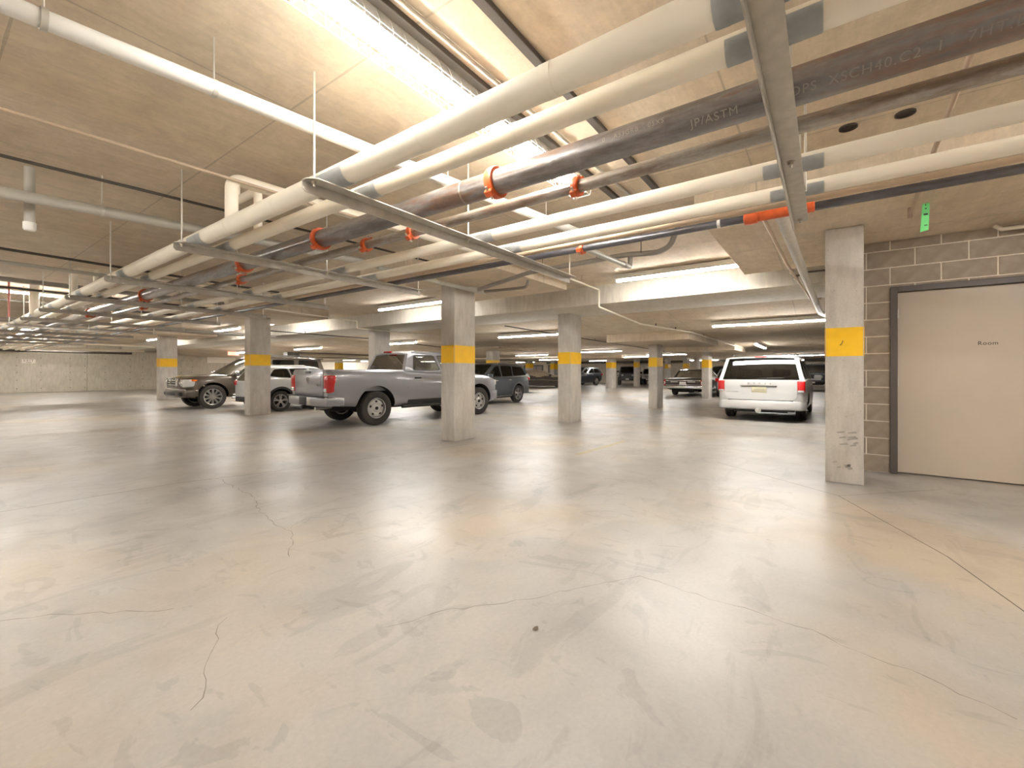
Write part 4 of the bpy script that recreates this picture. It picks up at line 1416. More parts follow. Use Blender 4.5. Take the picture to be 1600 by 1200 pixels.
def arch_ring(root, s, mat, w=0.06, off=0.012, name='arch_trim'):
    for xc, zc, R in s['arches']:
        for sgn in (-1, 1):
            V, F = [], []
            n = 20
            for k in range(n + 1):
                a = -0.12 + (PI + 0.24) * k / n
                for rr in (R - 0.008, R + w):
                    x, z = xc + rr * math.cos(a), max(zc + rr * math.sin(a), 0.2)
                    V.append((x, sgn * (body_half(s, x, max(z, interp(s['bot'], x))) + off), z))
                x, z = xc + (R - 0.008) * math.cos(a), max(zc + (R - 0.008) * math.sin(a), 0.2)
                V.append((x, sgn * (body_half(s, x, z) - 0.08), z))
            for k in range(n):
                a = k * 3
                F.append((a, a + 3, a + 4, a + 1))
                F.append((a, a + 2, a + 5, a + 3))
            o = from_py(name, V, F, mat, root)
            bm = bmesh.new()
            bm.from_mesh(o.data)
            bmesh.ops.recalc_face_normals(bm, faces=bm.faces)
            bm.to_mesh(o.data)
            bm.free()

def mirrors(root, x, y, z, mat):
    for sgn in (-1, 1):
        bm = bmesh.new()
        bm_box(bm, x - 0.06, x + 0.08, min(sgn * (y + 0.03), sgn * (y + 0.22)), max(sgn * (y + 0.03), sgn * (y + 0.22)), z, z + 0.16, 0.04, 2)
        bm_box(bm, x, x + 0.05, min(sgn * (y - 0.06), sgn * (y + 0.06)), max(sgn * (y - 0.06), sgn * (y + 0.06)), z, z + 0.05, 0.01, 1)
        from_bm('wing_mirror', bm, mat, root)

def handle(root, s, x, z, mat, ln=0.17):
    for sgn in (-1, 1):
        y = body_half(s, x, z)
        bm = bmesh.new()
        bm_box(bm, x - ln / 2, x + ln / 2, min(sgn * y, sgn * (y + 0.035)), max(sgn * y, sgn * (y + 0.035)), z - 0.018, z + 0.018, 0.012, 2)
        from_bm('door_handle', bm, mat, root)

def gap(root, s, x, z0, z1, skew=0.0):
    return strip('door_gap', root, s, x - 0.004, x + 0.004, z0, z1, M['dark'], 0.0015, n=1, skew=skew)

def plan_bar(name, root, prof, depth, z0, z1, mat, bev=0.02, parent=None):
    """bar following a plan outline: prof = [(y, x)] of the outer face, thickened inwards by depth (signed)"""
    bm = bmesh.new()
    rows = []
    for y, x in prof:
        rows.append([bm.verts.new((x, y, z0)), bm.verts.new((x, y, z1)), bm.verts.new((x + depth, y, z1)), bm.verts.new((x + depth, y, z0))])
    for a, b in zip(rows, rows[1:]):
        for i in range(4):
            j = (i + 1) % 4
            bm.faces.new((a[i], b[i], b[j], a[j]))
    bm.faces.new(rows[0])
    bm.faces.new(rows[-1][::-1])
    bmesh.ops.recalc_face_normals(bm, faces=bm.faces)
    if bev:
        eds = [e for e in bm.edges if len(e.link_faces) == 2 and e.calc_face_angle(0) > 0.8]
        bmesh.ops.bevel(bm, geom=eds, offset=bev, segments=2, affect='EDGES', profile=0.5)
    return from_bm(name, bm, mat, parent or root, ang=35)

def car_root(label, x, y, heading, name='car', cat='car'):
    return thing(name, label, cat, (x, y, 0), math.radians(heading))

# ---- silver pickup (nose away from the camera)
def pickup():
    t = car_root('silver crew cab pickup truck parked behind the yellow banded centre column', 6.50, 9.44, -5.0, 'pickup_truck', 'truck')
    R, WB = 0.40, 3.37
    s = dict(half=[(-1.16, 0.86), (-1.13, 0.905), (-1.05, 0.935), (-0.8, 0.95), (0.5, 0.955), (2.8, 0.955), (3.7, 0.95), (4.05, 0.90), (4.2, 0.80), (4.25, 0.66)],
             top=[(-1.16, 1.27), (-1.1, 1.30), (0.0, 1.30), (0.76, 1.30), (0.80, 1.27), (1.5, 1.24), (2.75, 1.21), (3.0, 1.19), (3.6, 1.14), (4.05, 1.06), (4.18, 0.98), (4.25, 0.88)],
             bot=[(-1.16, 0.50), (-0.6, 0.47), (-0.3, 0.44), (0.5, 0.42), (2.9, 0.40), (3.9, 0.36), (4.25, 0.42)],
             crown=[(-1.2, 0.0), (0.79, 0.0), (2.5, 0.0), (2.9, 0.05), (4.0, 0.07), (4.25, 0.05)],
             arches=[(0, R + 0.02, 0.505), (WB, R + 0.02, 0.49)], bed=(-1.08, 0.74, 0.80))
    P = M['silver']
    car_body(t, s, P)
    g = dict(zb=1.26, zr=1.765, wb=0.90, wr=0.735, crown=0.045,
             side=[(0.80, 1.26), (0.98, 1.70), (1.10, 1.75), (1.8, 1.765), (2.2, 1.75), (3.02, 1.20)],
             windows=[[(1.07, 1.30), (1.16, 1.67), (1.78, 1.68), (1.93, 1.30)], [(2.03, 1.30), (1.92, 1.68), (2.18, 1.67), (2.72, 1.30)]],
             rear_pane=(0.10, 0.92), rear_inset=0.86, bow_rear=0.0, side_glass=['glass_mid', 'glass_clear'], windscreen='glass_clear')
    cabin(t, g, P, 'glass')
    box('cabin_floor', 0.85, 3.1, -0.85, 0.85, 0.5, 0.75, M['interior'], t)
    box('dashboard', 2.6, 3.1, -0.82, 0.82, 0.8, 1.18, M['interior'], t, bev=0.05)
    seats(t, (1.15, 2.05), 0.52, 0.72)
    for x, sd in ((0, -1), (0, 1), (WB, -1), (WB, 1)):
        car_wheel(t, x, sd * 0.815, R, 0.27, 'steel', sd)
    box('chassis', -0.9, 4.0, -0.55, 0.55, 0.36, 0.62, M['dark'], t)
    tube('rear_axle', [(0, -0.75, R), (0, 0.75, R)], 0.06, M['dark'], t, n=10)
    lathe('axle_housing', [(0, -0.16), (0.13, -0.1), (0.15, 0), (0.13, 0.1), (0, 0.16)], M['dark'], t, 'Y', 14, (0, 0, R))
    # tail gate
    bm = bmesh.new()
    bm_box(bm, -1.178, -1.13, -0.70, 0.70, 0.70, 1.30, 0.012, 2)
    tg = from_bm('tailgate', bm, P, t)
    bm = bmesh.new()
    bm_box(bm, -1.186, -1.174, -0.62, 0.62, 0.90, 1.20, 0.008, 2)
    from_bm('tailgate_panel', bm, P, tg)
    box('tailgate_handle', -1.195, -1.17, -0.12, 0.12, 1.215, 1.26, M['black'], tg, bev=0.008)
    bm = bmesh.new()
    out = [(0.0, -0.075), (0.03, -0.03), (0.055, 0.01), (0.05, 0.05), (0.015, 0.055), (0.028, 0.02), (0.0, 0.005), (-0.028, 0.02), (-0.015, 0.055), (-0.05, 0.05), (-0.055, 0.01), (-0.03, -0.03)]
    a = [bm.verts.new((-1.192, -y * 1.2, 1.06 + z * 1.2)) for y, z in out]
    b = [bm.verts.new((-1.18, -y * 1.2, 1.06 + z * 1.2)) for y, z in out]
    bm.faces.new(a)
    for i in range(len(a)):
        bm.faces.new((a[i], b[i], b[(i + 1) % len(a)], a[(i + 1) % len(a)]))
    bmesh.ops.recalc_face_normals(bm, faces=bm.faces)
    from_bm('emblem', bm, M['chrome'], tg, sm=False)
    lettering('badge_lettering', '4x4', 0.085, M['chrome'], tg, (-1.189, -0.50, 0.955), (0, -1, 0), (0, 0, 1), 0.002, 1.2)
    for sg in (-1, 1):
        y0_, y1_ = sorted((sg * 0.72, sg * 0.936))
        tl = box('tail_light', -1.185, -0.985, y0_, y1_, 0.79, 1.175, M['red'], t, bev=0.03, seg=3)
        y0_, y1_ = sorted((sg * 0.735, sg * 0.865))
        box('reverse_lamp', -1.194, -1.15, y0_, y1_, 0.81, 0.885, M['lens'], tl, bev=0.008)
    bp = plan_bar('rear_bumper', t, [(-0.97, -1.02), (-0.95, -1.22), (-0.6, -1.30), (0.6, -1.30), (0.95, -1.22), (0.97, -1.02)], 0.2, 0.50, 0.70, M['silver'], 0.02)
    box('bumper_pad', -1.29, -1.03, -0.88, 0.88, 0.685, 0.712, M['black'], bp, bev=0.008)
    box('plate_recess', -1.312, -1.29, -0.17, 0.17, 0.505, 0.69, M['black'], bp, bev=0.008)
    box('plate_lamp_panel', -1.308, -1.29, -0.36, -0.19, 0.53, 0.69, M['alloy'], bp, bev=0.008)
    tube('exhaust_tip', [(-0.9, -0.52, 0.46), (-1.28, -0.55, 0.45)], 0.035, M['alloy'], t)
    tube('tow_hitch', [(-1.0, 0, 0.46), (-1.33, 0, 0.46)], 0.04, M['black'], t, n=8)
    box('brake_light', 0.87, 0.93, -0.15, 0.15, 1.745, 1.79, M['red'], t, bev=0.01)
    for x in (0.86, 1.98, 2.98):
        gap(t, s, x, 0.5, 1.22)
    handle(t, s, 1.16, 1.10, M['black'], 0.2)
    handle(t, s, 2.22, 1.10, M['black'], 0.2)
    strip('body_crease', t, s, 0.55, 2.8, 0.735, 0.75, P, 0.008)
    strip('rocker_moulding', t, s, 0.86, 2.85, 0.47, 0.56, M['black'], 0.01)
    for sg in (-1, 1):
        tube('running_board', [(0.72, sg * 0.90, 0.40), (2.95, sg * 0.90, 0.40)], 0.045, M['black'], t, n=10)
        y0_, y1_ = sorted((sg * 0.55, sg * 0.86))
        box('headlight', 4.02, 4.20, y0_, y1_, 0.84, 1.02, M['lens'], t, bev=0.04, seg=2)
    mirrors(t, 2.62, 0.92, 1.2, M['black'])
    plan_bar('front_bumper', t, [(-0.93, 3.98), (-0.88, 4.2), (-0.5, 4.32), (0.5, 4.32), (0.88, 4.2), (0.93, 3.98)], -0.15, 0.42, 0.70, M['silver'], 0.03)
    box('grille', 4.2, 4.29, -0.5, 0.5, 0.74, 1.02, M['chrome'], t, bev=0.03)
pickup()

# ---- white minivan (nose away)
def minivan():
    t = car_root('white minivan parked with its tail towards the camera, left of the near column', 13.62, 1.33, -1.0, 'minivan', 'car')
    R, WB = 0.335, 2.9
    s = dict(half=[(-1.06, 0.84), (-1.03, 0.90), (-0.95, 0.95), (-0.7, 0.98), (0.4, 0.99), (2.3, 0.99), (3.2, 0.95), (3.6, 0.83), (3.72, 0.62)],
             top=[(-1.06, 1.02), (-0.9, 1.06), (0.0, 1.06), (2.0, 1.02), (2.7, 1.0), (3.3, 0.9), (3.65, 0.74), (3.72, 0.62)],
             bot=[(-1.06, 0.34), (-0.5, 0.30), (0.5, 0.24), (2.5, 0.24), (3.4, 0.22), (3.72, 0.3)],
             crown=[(-1.1, 0.0), (2.3, 0.0), (2.7, 0.05), (3.72, 0.03)],
             arches=[(0, R + 0.02, 0.40), (WB, R + 0.02, 0.40)])
    P = M['vanwhite']
    car_body(t, s, P)
    g = dict(zb=1.02, zr=1.62, wb=0.95, wr=0.80, crown=0.03, bow_rear=0.03,
             side=[(-1.04, 1.02), (-0.80, 1.60), (-0.5, 1.635), (0.8, 1.65), (1.7, 1.60), (2.75, 1.0)],
             windows=[[(-0.70, 1.08), (-0.55, 1.53), (0.25, 1.55), (0.30, 1.08)], [(0.40, 1.08), (0.38, 1.55), (1.20, 1.54), (1.25, 1.07)], [(1.36, 1.07), (1.32, 1.54), (1.68, 1.52), (2.45, 1.06)]],
             rear_pane=(0.05, 0.965), rear_inset=0.90, side_glass=['glass', 'glass', 'glass_mid'], windscreen='glass_clear', rear_window='glass')
    cabin(t, g, P, 'glass')
    box('cabin_floor', -0.9, 2.7, -0.9, 0.9, 0.35, 0.55, M['interior'], t)
    box('dashboard', 2.1, 2.7, -0.88, 0.88, 0.6, 0.98, M['interior'], t, bev=0.05)
    seats(t, (-0.35, 0.6, 1.5), 0.5, 0.52)
    for x, sd in ((0, -1), (0, 1), (WB, -1), (WB, 1)):
        car_wheel(t, x, sd * 0.83, R, 0.225, 'seven', sd)
    box('chassis', -0.85, 3.3, -0.6, 0.6, 0.22, 0.4, M['dark'], t)
    tube('rear_axle', [(0, -0.75, R - 0.05), (0, 0.75, R - 0.05)], 0.05, M['dark'], t, n=10)
    # tail gate
    pts = [(-0.80, 0.62), (-0.80, 1.04), (0.80, 1.04), (0.80, 0.62), (0.70, 0.545), (-0.70, 0.545)]
    bm = bmesh.new()
    a = [bm.verts.new((-1.078, y, z)) for y, z in round_poly(pts, 0.07)]
    b = [bm.verts.new((-1.05, y * 1.01, z)) for y, z in round_poly(pts, 0.07)]
    bm.faces.new(a)
    for i in range(len(a)):
        bm.faces.new((a[i], b[i], b[(i + 1) % len(a)], a[(i + 1) % len(a)]))
    bmesh.ops.recalc_face_normals(bm, faces=bm.faces)
    tg = from_bm('tailgate', bm, P, t, sm=False)
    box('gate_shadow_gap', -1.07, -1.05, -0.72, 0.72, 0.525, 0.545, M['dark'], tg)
    lathe('chrome_handle', [(0.0, -0.41), (0.014, -0.40), (0.018, 0.0), (0.014, 0.40), (0.0, 0.41)], M['chrome'], tg, 'Y', 8, (-1.085, 0.02, 0.90))
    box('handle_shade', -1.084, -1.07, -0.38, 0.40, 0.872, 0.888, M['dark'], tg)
    pl = box('licence_plate', -1.088, -1.07, -0.16, 0.17, 0.735, 0.872, M['plate'], tg, bev=0.006)
    bm = bmesh.new()
    for k, w_ in enumerate((0.03, 0.022, 0.03, 0.02, 0.028, 0.026)):
        y = 0.11 - k * 0.042
        bm_box(bm, -1.0895, -1.088, y - w_ / 2, y - w_ / 2 + 0.006, 0.77, 0.83)
        bm_box(bm, -1.0895, -1.088, y + w_ / 2 - 0.006, y + w_ / 2, 0.785, 0.83)
        bm_box(bm, -1.0895, -1.088, y - w_ / 2, y + w_ / 2, 0.80, 0.808)
    from_bm('plate_print', bm, M['abs'], pl, sm=False)['kind'] = 'stuff'
    lettering('badge_lettering', 'DODGE', 0.06, M['chrome'], tg, (-1.081, 0.0, 0.955), (0, -1, 0), (0, 0, 1), 0.001, 3.6)
    lettering('badge_lettering', 'GRAND CARAVAN', 0.032, M['chrome'], tg, (-1.081, 0.62, 0.745), (0, -1, 0), (0, 0, 1), 0.001, 1.1)
    tube('wiper', [(-1.06, 0.02, 1.085), (-1.07, -0.52, 1.10)], 0.009, M['black'], tg, n=6)
    for sg in (-1, 1):
        y0_, y1_ = sorted((sg * 0.79, sg * 0.965))
        tl = box('tail_light', -1.075, -0.84, y0_, y1_, 0.74, 1.03, M['red'], t, bev=0.035, seg=3)
        y0_, y1_ = sorted((sg * 0.81, sg * 0.945))
        box('reverse_lamp', -1.082, -0.90, y0_, y1_, 0.745, 0.80, M['lens'], tl, bev=0.015)
    bp = plan_bar('rear_bumper', t, [(-0.975, -0.55), (-0.97, -0.90), (-0.88, -1.07), (-0.5, -1.13), (0.5, -1.13), (0.88, -1.07), (0.97, -0.90), (0.975, -0.55)], 0.16, 0.30, 0.53, P, 0.04)
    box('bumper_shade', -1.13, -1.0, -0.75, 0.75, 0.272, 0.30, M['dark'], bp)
    lathe('hitch_cover', [(0.0, -0.03), (0.07, -0.02), (0.07, 0.02), (0.0, 0.03)], M['alloy'], bp, 'X', 12, (-1.13, 0.02, 0.29))
    tube('exhaust_tip', [(-0.7, -0.62, 0.27), (-1.12, -0.64, 0.255)], 0.032, M['alloy'], t)
    box('spoiler_lamp', -0.83, -0.79, -0.14, 0.14, 1.62, 1.65, M['red'], t, bev=0.008)
    for sg in (-1, 1):
        rl = tube('roof_rail', bend([(-0.45, sg * 0.70, 1.645), (-0.40, sg * 0.70, 1.70), (1.0, sg * 0.70, 1.71), (1.1, sg * 0.70, 1.655)], 0.04), 0.018, M['alloy'], t, n=8)
    strip('slide_rail', t, s, -0.6, 0.75, 0.885, 0.90, M['abs'], 0.004)
    for x in (0.35, 1.32, 2.45):
        gap(t, s, x, 0.36, 0.98)
    handle(t, s, 1.22, 0.90, P)
    handle(t, s, 1.48, 0.90, P)
    mirrors(t, 2.2, 0.99, 1.0, P)
minivan()

# ---- generic estate / SUV / saloon built from a specification
def vehicle(label, x, y, heading, P, s, g, R, WB, track, tw, style, extras=None, name='car', seat_rows=(), trim=None, cabin_mat=None):
    t = car_root(label, x, y, heading, name)
    car_body(t, s, P)
    cabin(t, g, cabin_mat or P, g.get('glass', 'glass'))
    for xx, sd in ((0, -1), (0, 1), (WB, -1), (WB, 1)):
        car_wheel(t, xx, sd * track, R, tw, style, sd)
    xr, xf = s['half'][0][0], s['half'][-1][0]
    zb = interp(s['bot'], WB / 2)
    box('chassis', xr + 0.2, xf - 0.2, -track + 0.2, track - 0.2, zb - 0.03, zb + 0.2, M['dark'], t)
    box('cabin_floor', g['side'][0][0] + 0.15, g['side'][-1][0] - 0.1, -g['wb'] + 0.08, g['wb'] - 0.08, zb + 0.1, zb + 0.25, M['interior'], t)
    if seat_rows:
        seats(t, seat_rows, 0.48, zb + 0.25)
    if trim:
        arch_ring(t, s, trim)
    if extras:
        extras(t, s, g)
    return t

def scaled(tab, k):
    return [tuple(v * k for v in p) for p in tab]

# bronze full-size SUV backed in, seen from its left front
def suv_extras(t, s, g):
    xf = s['half'][-1][0]
    gr = box('grille', xf - 0.06, xf + 0.03, -0.48, 0.48, 0.78, 1.02, M['black'], t, bev=0.03)
    for k in range(3):
        box('grille_bar', xf - 0.02, xf + 0.05, -0.47, 0.47, 0.80 + k * 0.075, 0.835 + k * 0.075, M['chrome'], gr, bev=0.01)
    for sg in (-1, 1):
        y0_, y1_ = sorted((sg * 0.47, sg * 0.51))
        box('grille_side', xf - 0.03, xf + 0.055, y0_, y1_, 0.76, 1.04, M['chrome'], gr, bev=0.012)
    lathe('emblem', [(0.05, -0.006), (0.07, -0.008), (0.07, 0.01), (0.05, 0.006)], M['chrome'], gr, 'X', 16, (xf + 0.058, 0, 0.90))
    for sg in (-1, 1):
        y0_, y1_ = sorted((sg * 0.53, sg * 0.90))
        hl = box('headlight', xf - 0.40, xf - 0.02, y0_, y1_ + (0.0 if sg < 0 else 0.02), 0.74, 1.0, M['lens'], t, bev=0.05, seg=3)
        for yy_ in (0.62, 0.78):
            lathe('lamp_bowl', [(0.0, 0.02), (0.05, 0.012), (0.075, 0.0)], M['chrome'], hl, 'X', 14, (xf - 0.03, sg * yy_, 0.87))
        y0_, y1_ = sorted((sg * 0.72, sg * 0.925))
        box('turn_signal', xf - 0.46, xf - 0.25, y0_, y1_, 0.92, 0.995, M['amber'], hl, bev=0.025)
        y0_, y1_ = sorted((sg * 0.55, sg * 0.80))
        box('fog_recess', xf - 0.1, xf + 0.045, y0_, y1_, 0.46, 0.58, M['black'], t, bev=0.02)
    plan_bar('front_bumper', t, [(-0.95, xf - 0.35), (-0.90, xf - 0.08), (-0.55, xf + 0.06), (0.55, xf + 0.06), (0.90, xf - 0.08), (0.95, xf - 0.35)], -0.12, 0.40, 0.70, M['bronze'], 0.04)
    box('lower_intake', xf - 0.1, xf + 0.065, -0.45, 0.45, 0.46, 0.58, M['black'], t, bev=0.02)
    strip('rocker_moulding', t, s, 0.5, 2.35, 0.44, 0.50, M['chrome'], 0.012)
    for x in (0.55, 1.45, 2.42):
        gap(t, s, x, 0.5, 1.1)
    handle(t, s, 0.72, 1.0, M['chrome'])
    handle(t, s, 1.65, 1.0, M['chrome'])
    mirrors(t, 2.25, 0.95, 1.12, M['chrome'])
    for sg in (-1, 1):
        tube('roof_rail', bend([(-0.6, sg * 0.66, 1.80), (-0.5, sg * 0.66, 1.87), (1.3, sg * 0.66, 1.88), (1.4, sg * 0.66, 1.80)], 0.05), 0.018, M['alloy'], t, n=8)
        tube('running_board', [(0.5, sg * 0.98, 0.36), (2.4, sg * 0.98, 0.36)], 0.04, M['alloy'], t, n=8)
    box('spoiler', -1.12, -0.8, -0.68, 0.68, 1.75, 1.80, M['bronze'], t, bev=0.02)
bronze = dict(half=[(-1.1, 0.84), (-1.05, 0.92), (-0.8, 0.965), (1.0, 0.97), (2.6, 0.97), (3.3, 0.95), (3.62, 0.88), (3.78, 0.74), (3.82, 0.6)],
              top=[(-1.1, 1.12), (-0.8, 1.16), (1.0, 1.15), (2.4, 1.13), (2.7, 1.12), (3.3, 1.09), (3.62, 1.03), (3.78, 0.96), (3.82, 0.88)],
              bot=[(-1.1, 0.48), (-0.5, 0.42), (0.5, 0.40), (2.4, 0.40), (3.3, 0.36), (3.82, 0.40)],
              crown=[(-1.1, 0), (2.3, 0), (2.7, 0.06), (3.6, 0.06), (3.82, 0.02)],
              arches=[(0, 0.42, 0.475), (2.95, 0.42, 0.475)])
gb = dict(zb=1.12, zr=1.78, wb=0.93, wr=0.73, crown=0.05, side=[(-1.08, 1.12), (-0.95, 1.74), (-0.5, 1.77), (0.9, 1.79), (1.55, 1.75), (2.55, 1.10)],
          windows=[[(-0.85, 1.18), (-0.80, 1.68), (-0.05, 1.70), (0.05, 1.18)], [(0.2, 1.18), (0.15, 1.70), (0.95, 1.70), (1.0, 1.17)], [(1.12, 1.17), (1.08, 1.70), (1.52, 1.67), (2.25, 1.16)]],
          side_glass=['glass', 'glass', 'glass_mid'], windscreen='glass_clear', glass='glass')
vehicle('bronze grey full size SUV facing the aisle, its middle hidden by a banded column', 9.02, 17.66, 180 - 1.5, M['bronze'], bronze, gb, 0.405, 2.95, 0.82, 0.27, 'ten', suv_extras, seat_rows=(0.3, 1.3))

# white crossover, nose in, tail behind the column
def kicks_extras(t, s, g):
    xr = s['half'][0][0]
    for sg in (-1, 1):
        y0_, y1_ = sorted((sg * 0.55, sg * 0.80))
        box('tail_light', xr - 0.01, xr + 0.22, y0_, y1_, 0.82, 0.98, M['red'], t, bev=0.03)
    strip('sill_cladding', t, s, 0.40, 2.05, 0.24, 0.36, M['black'], 0.012)
    plan_bar('rear_bumper', t, [(-0.80, xr + 0.3), (-0.78, xr + 0.05), (-0.5, xr - 0.06), (0.5, xr - 0.06), (0.78, xr + 0.05), (0.80, xr + 0.3)], 0.1, 0.30, 0.46, M['black'], 0.03)
    for x in (0.45, 1.3):
        gap(t, s, x, 0.36, 0.92)
    handle(t, s, 1.1, 0.86, M['vanwhite'])
    mirrors(t, 1.95, 0.84, 0.95, M['vanwhite'])
    for sg in (-1, 1):
        tube('roof_rail', bend([(-0.35, sg * 0.56, 1.40), (-0.25, sg * 0.56, 1.455), (0.9, sg * 0.56, 1.46), (1.0, sg * 0.56, 1.40)], 0.04), 0.014, M['white'], t, n=8)
kicks = dict(half=[(-0.72, 0.66), (-0.68, 0.76), (-0.55, 0.82), (0, 0.85), (1.8, 0.85), (2.6, 0.83), (3.0, 0.74), (3.12, 0.58)],
             top=[(-0.72, 0.92), (-0.5, 1.05), (0.1, 1.06), (0.6, 0.98), (1.5, 0.94), (2.3, 0.92), (2.8, 0.84), (3.05, 0.74), (3.12, 0.64)],
             bot=[(-0.72, 0.38), (0.4, 0.24), (2.0, 0.24), (3.12, 0.3)], crown=[(-0.7, 0.0), (1.9, 0.0), (2.2, 0.05), (3.12, 0.03)],
             arches=[(0, 0.34, 0.385), (2.46, 0.34, 0.385)])
gk = dict(zb=0.95, zr=1.40, wb=0.80, wr=0.62, crown=0.04, side=[(-0.70, 0.94), (-0.36, 1.38), (0.0, 1.41), (0.8, 1.43), (1.35, 1.38), (2.2, 0.92)],
          windows=[[(-0.30, 1.12), (-0.12, 1.32), (0.28, 1.34), (0.36, 1.06)], [(0.42, 1.04), (0.36, 1.35), (0.92, 1.35), (0.98, 0.99)], [(1.06, 0.99), (1.02, 1.35), (1.32, 1.32), (1.95, 0.97)]],
          side_glass=['glass', 'glass_mid', 'glass_mid'])
vehicle('white crossover with black arch cladding, squeezed between column and pickup tail', 6.90, 14.78, 0, M['vanwhite'], kicks, gk, 0.325, 2.46, 0.73, 0.205, 'five', kicks_extras, seat_rows=(0.35, 1.15), trim=M['black'])

# blue grey SUV backed in beyond the pickup nose
def rogue_extras(t, s, g):
    xr = s['half'][0][0]
    for sg in (-1, 1):
        y0_, y1_ = sorted((sg * 0.55, sg * 0.845))
        tl = box('tail_light', xr - 0.01, xr + 0.30, y0_, y1_, 0.88, 1.05, M['red'], t, bev=0.04, seg=3)
        box('lamp_strip', xr - 0.015, xr + 0.1, y0_ + 0.03, y1_ - 0.03, 0.90, 0.935, M['lens'], tl, bev=0.01)
    plan_bar('rear_bumper', t, [(-0.87, xr + 0.4), (-0.85, xr + 0.08), (-0.55, xr - 0.08), (0.55, xr - 0.08), (0.85, xr + 0.08), (0.87, xr + 0.4)], 0.12, 0.34, 0.66, M['bluegrey'], 0.05)
    strip('sill_trim', t, s, 0.45, 2.15, 0.285, 0.315, M['alloy'], 0.012)
    strip('sill_cladding', t, s, 0.45, 2.15, 0.24, 0.28, M['black'], 0.012)
    for x in (0.52, 1.36, 2.1):
        gap(t, s, x, 0.34, 1.0)
    handle(t, s, 0.62, 0.93, M['alloy'])
    handle(t, s, 1.50, 0.91, M['alloy'])
    mirrors(t, 2.02, 0.88, 1.02, M['bluegrey'])
    for sg in (-1, 1):
        tube('roof_rail', bend([(-0.45, sg * 0.6, 1.54), (-0.35, sg * 0.6, 1.60), (1.0, sg * 0.6, 1.62), (1.1, sg * 0.6, 1.56)], 0.04), 0.014, M['alloy'], t, n=8)
rogue = dict(half=[(-0.92, 0.70), (-0.88, 0.80), (-0.7, 0.87), (0, 0.90), (1.8, 0.90), (2.7, 0.88), (3.2, 0.78), (3.38, 0.58)],
             top=[(-0.92, 0.98), (-0.7, 1.08), (0.0, 1.07), (1.2, 1.03), (2.2, 1.0), (2.8, 0.94), (3.25, 0.80), (3.38, 0.68)],
             bot=[(-0.92, 0.42), (-0.4, 0.30), (0.4, 0.24), (2.2, 0.24), (3.38, 0.32)], crown=[(-0.92, 0.0), (1.9, 0.0), (2.3, 0.05), (3.38, 0.03)],
             arches=[(0, 0.365, 0.42), (2.6, 0.365, 0.42)])
gr_ = dict(zb=1.03, zr=1.56, wb=0.86, wr=0.66, crown=0.045, side=[(-0.88, 1.03), (-0.60, 1.50), (-0.3, 1.545), (0.7, 1.575), (1.35, 1.54), (2.3, 1.0)],
           windows=[[(-0.62, 1.12), (-0.42, 1.44), (0.22, 1.47), (0.30, 1.09)], [(0.38, 1.09), (0.32, 1.48), (1.02, 1.48), (1.06, 1.07)], [(1.15, 1.07), (1.12, 1.48), (1.36, 1.46), (2.02, 1.06)]],
           side_glass=['glass', 'glass', 'glass_mid'], windscreen='glass_mid')
vehicle('blue grey SUV with red tail lamp, parked beyond the pickup nose', 14.75, 11.16, 180, M['bluegrey'], rogue, gr_, 0.35, 2.6, 0.78, 0.22, 'five', rogue_extras, seat_rows=(0.4, 1.3), trim=M['greypaint'])

# long coupe under a cloth cover
def covered_extras(t, s, g):
    pass
cov = car_root('low coupe under a dusty two tone cloth cover near the dark far doors', 29.67, 19.88, -54, 'covered_car')
cs = dict(half=[(-1.0, 0.7), (-0.9, 0.86), (-0.4, 0.94), (2.0, 0.94), (3.2, 0.88), (3.5, 0.62)], top=[(-1.0, 0.74), (-0.6, 0.92), (0.2, 1.0), (1.6, 0.98), (2.2, 0.90), (3.1, 0.74), (3.5, 0.5)],
          bot=[(-1.0, 0.12), (3.5, 0.12)], crown=[(-1.0, 0.08), (-0.3, 0.3), (0.3, 0.42), (0.9, 0.44), (1.5, 0.34), (2.1, 0.12), (3.0, 0.06), (3.5, 0.03)], arches=[],
          bulge=[(0, 1.02), (0.3, 0.985), (0.5, 1.0), (0.8, 0.98), (1.0, 0.93)])
cb = car_body(cov, cs, M['cover'])
cb.name = 'cloth_cover'
for p in cb.data.polygons:
    p.material_index = 0
cb.data.materials.append(M['cover_top'])
for p in cb.data.polygons:
    c_ = p.center
    if c_.z > 0.88 + 0.05 * math.sin(c_.x * 5) and c_.x < 2.6:
        p.material_index = 2
tube('cover_strap', [(-0.2, -0.95, 0.6), (1.2, -0.965, 0.62), (2.6, -0.93, 0.55)], 0.012, M['cover_top'], cov, n=6)
for sg in (-1, 1):
    b_ = bmesh.new()
    bm_box(b_, 1.75, 1.95, min(sg * 0.86, sg * 1.04), max(sg * 0.86, sg * 1.04), 0.90, 1.06, 0.06, 2)
    from_bm('covered_mirror', b_, M['cover'], cov)
for x, sd in ((0, -1), (0, 1), (2.55, -1), (2.55, 1)):
    car_wheel(cov, x, sd * 0.76, 0.32, 0.22, 'five', sd)

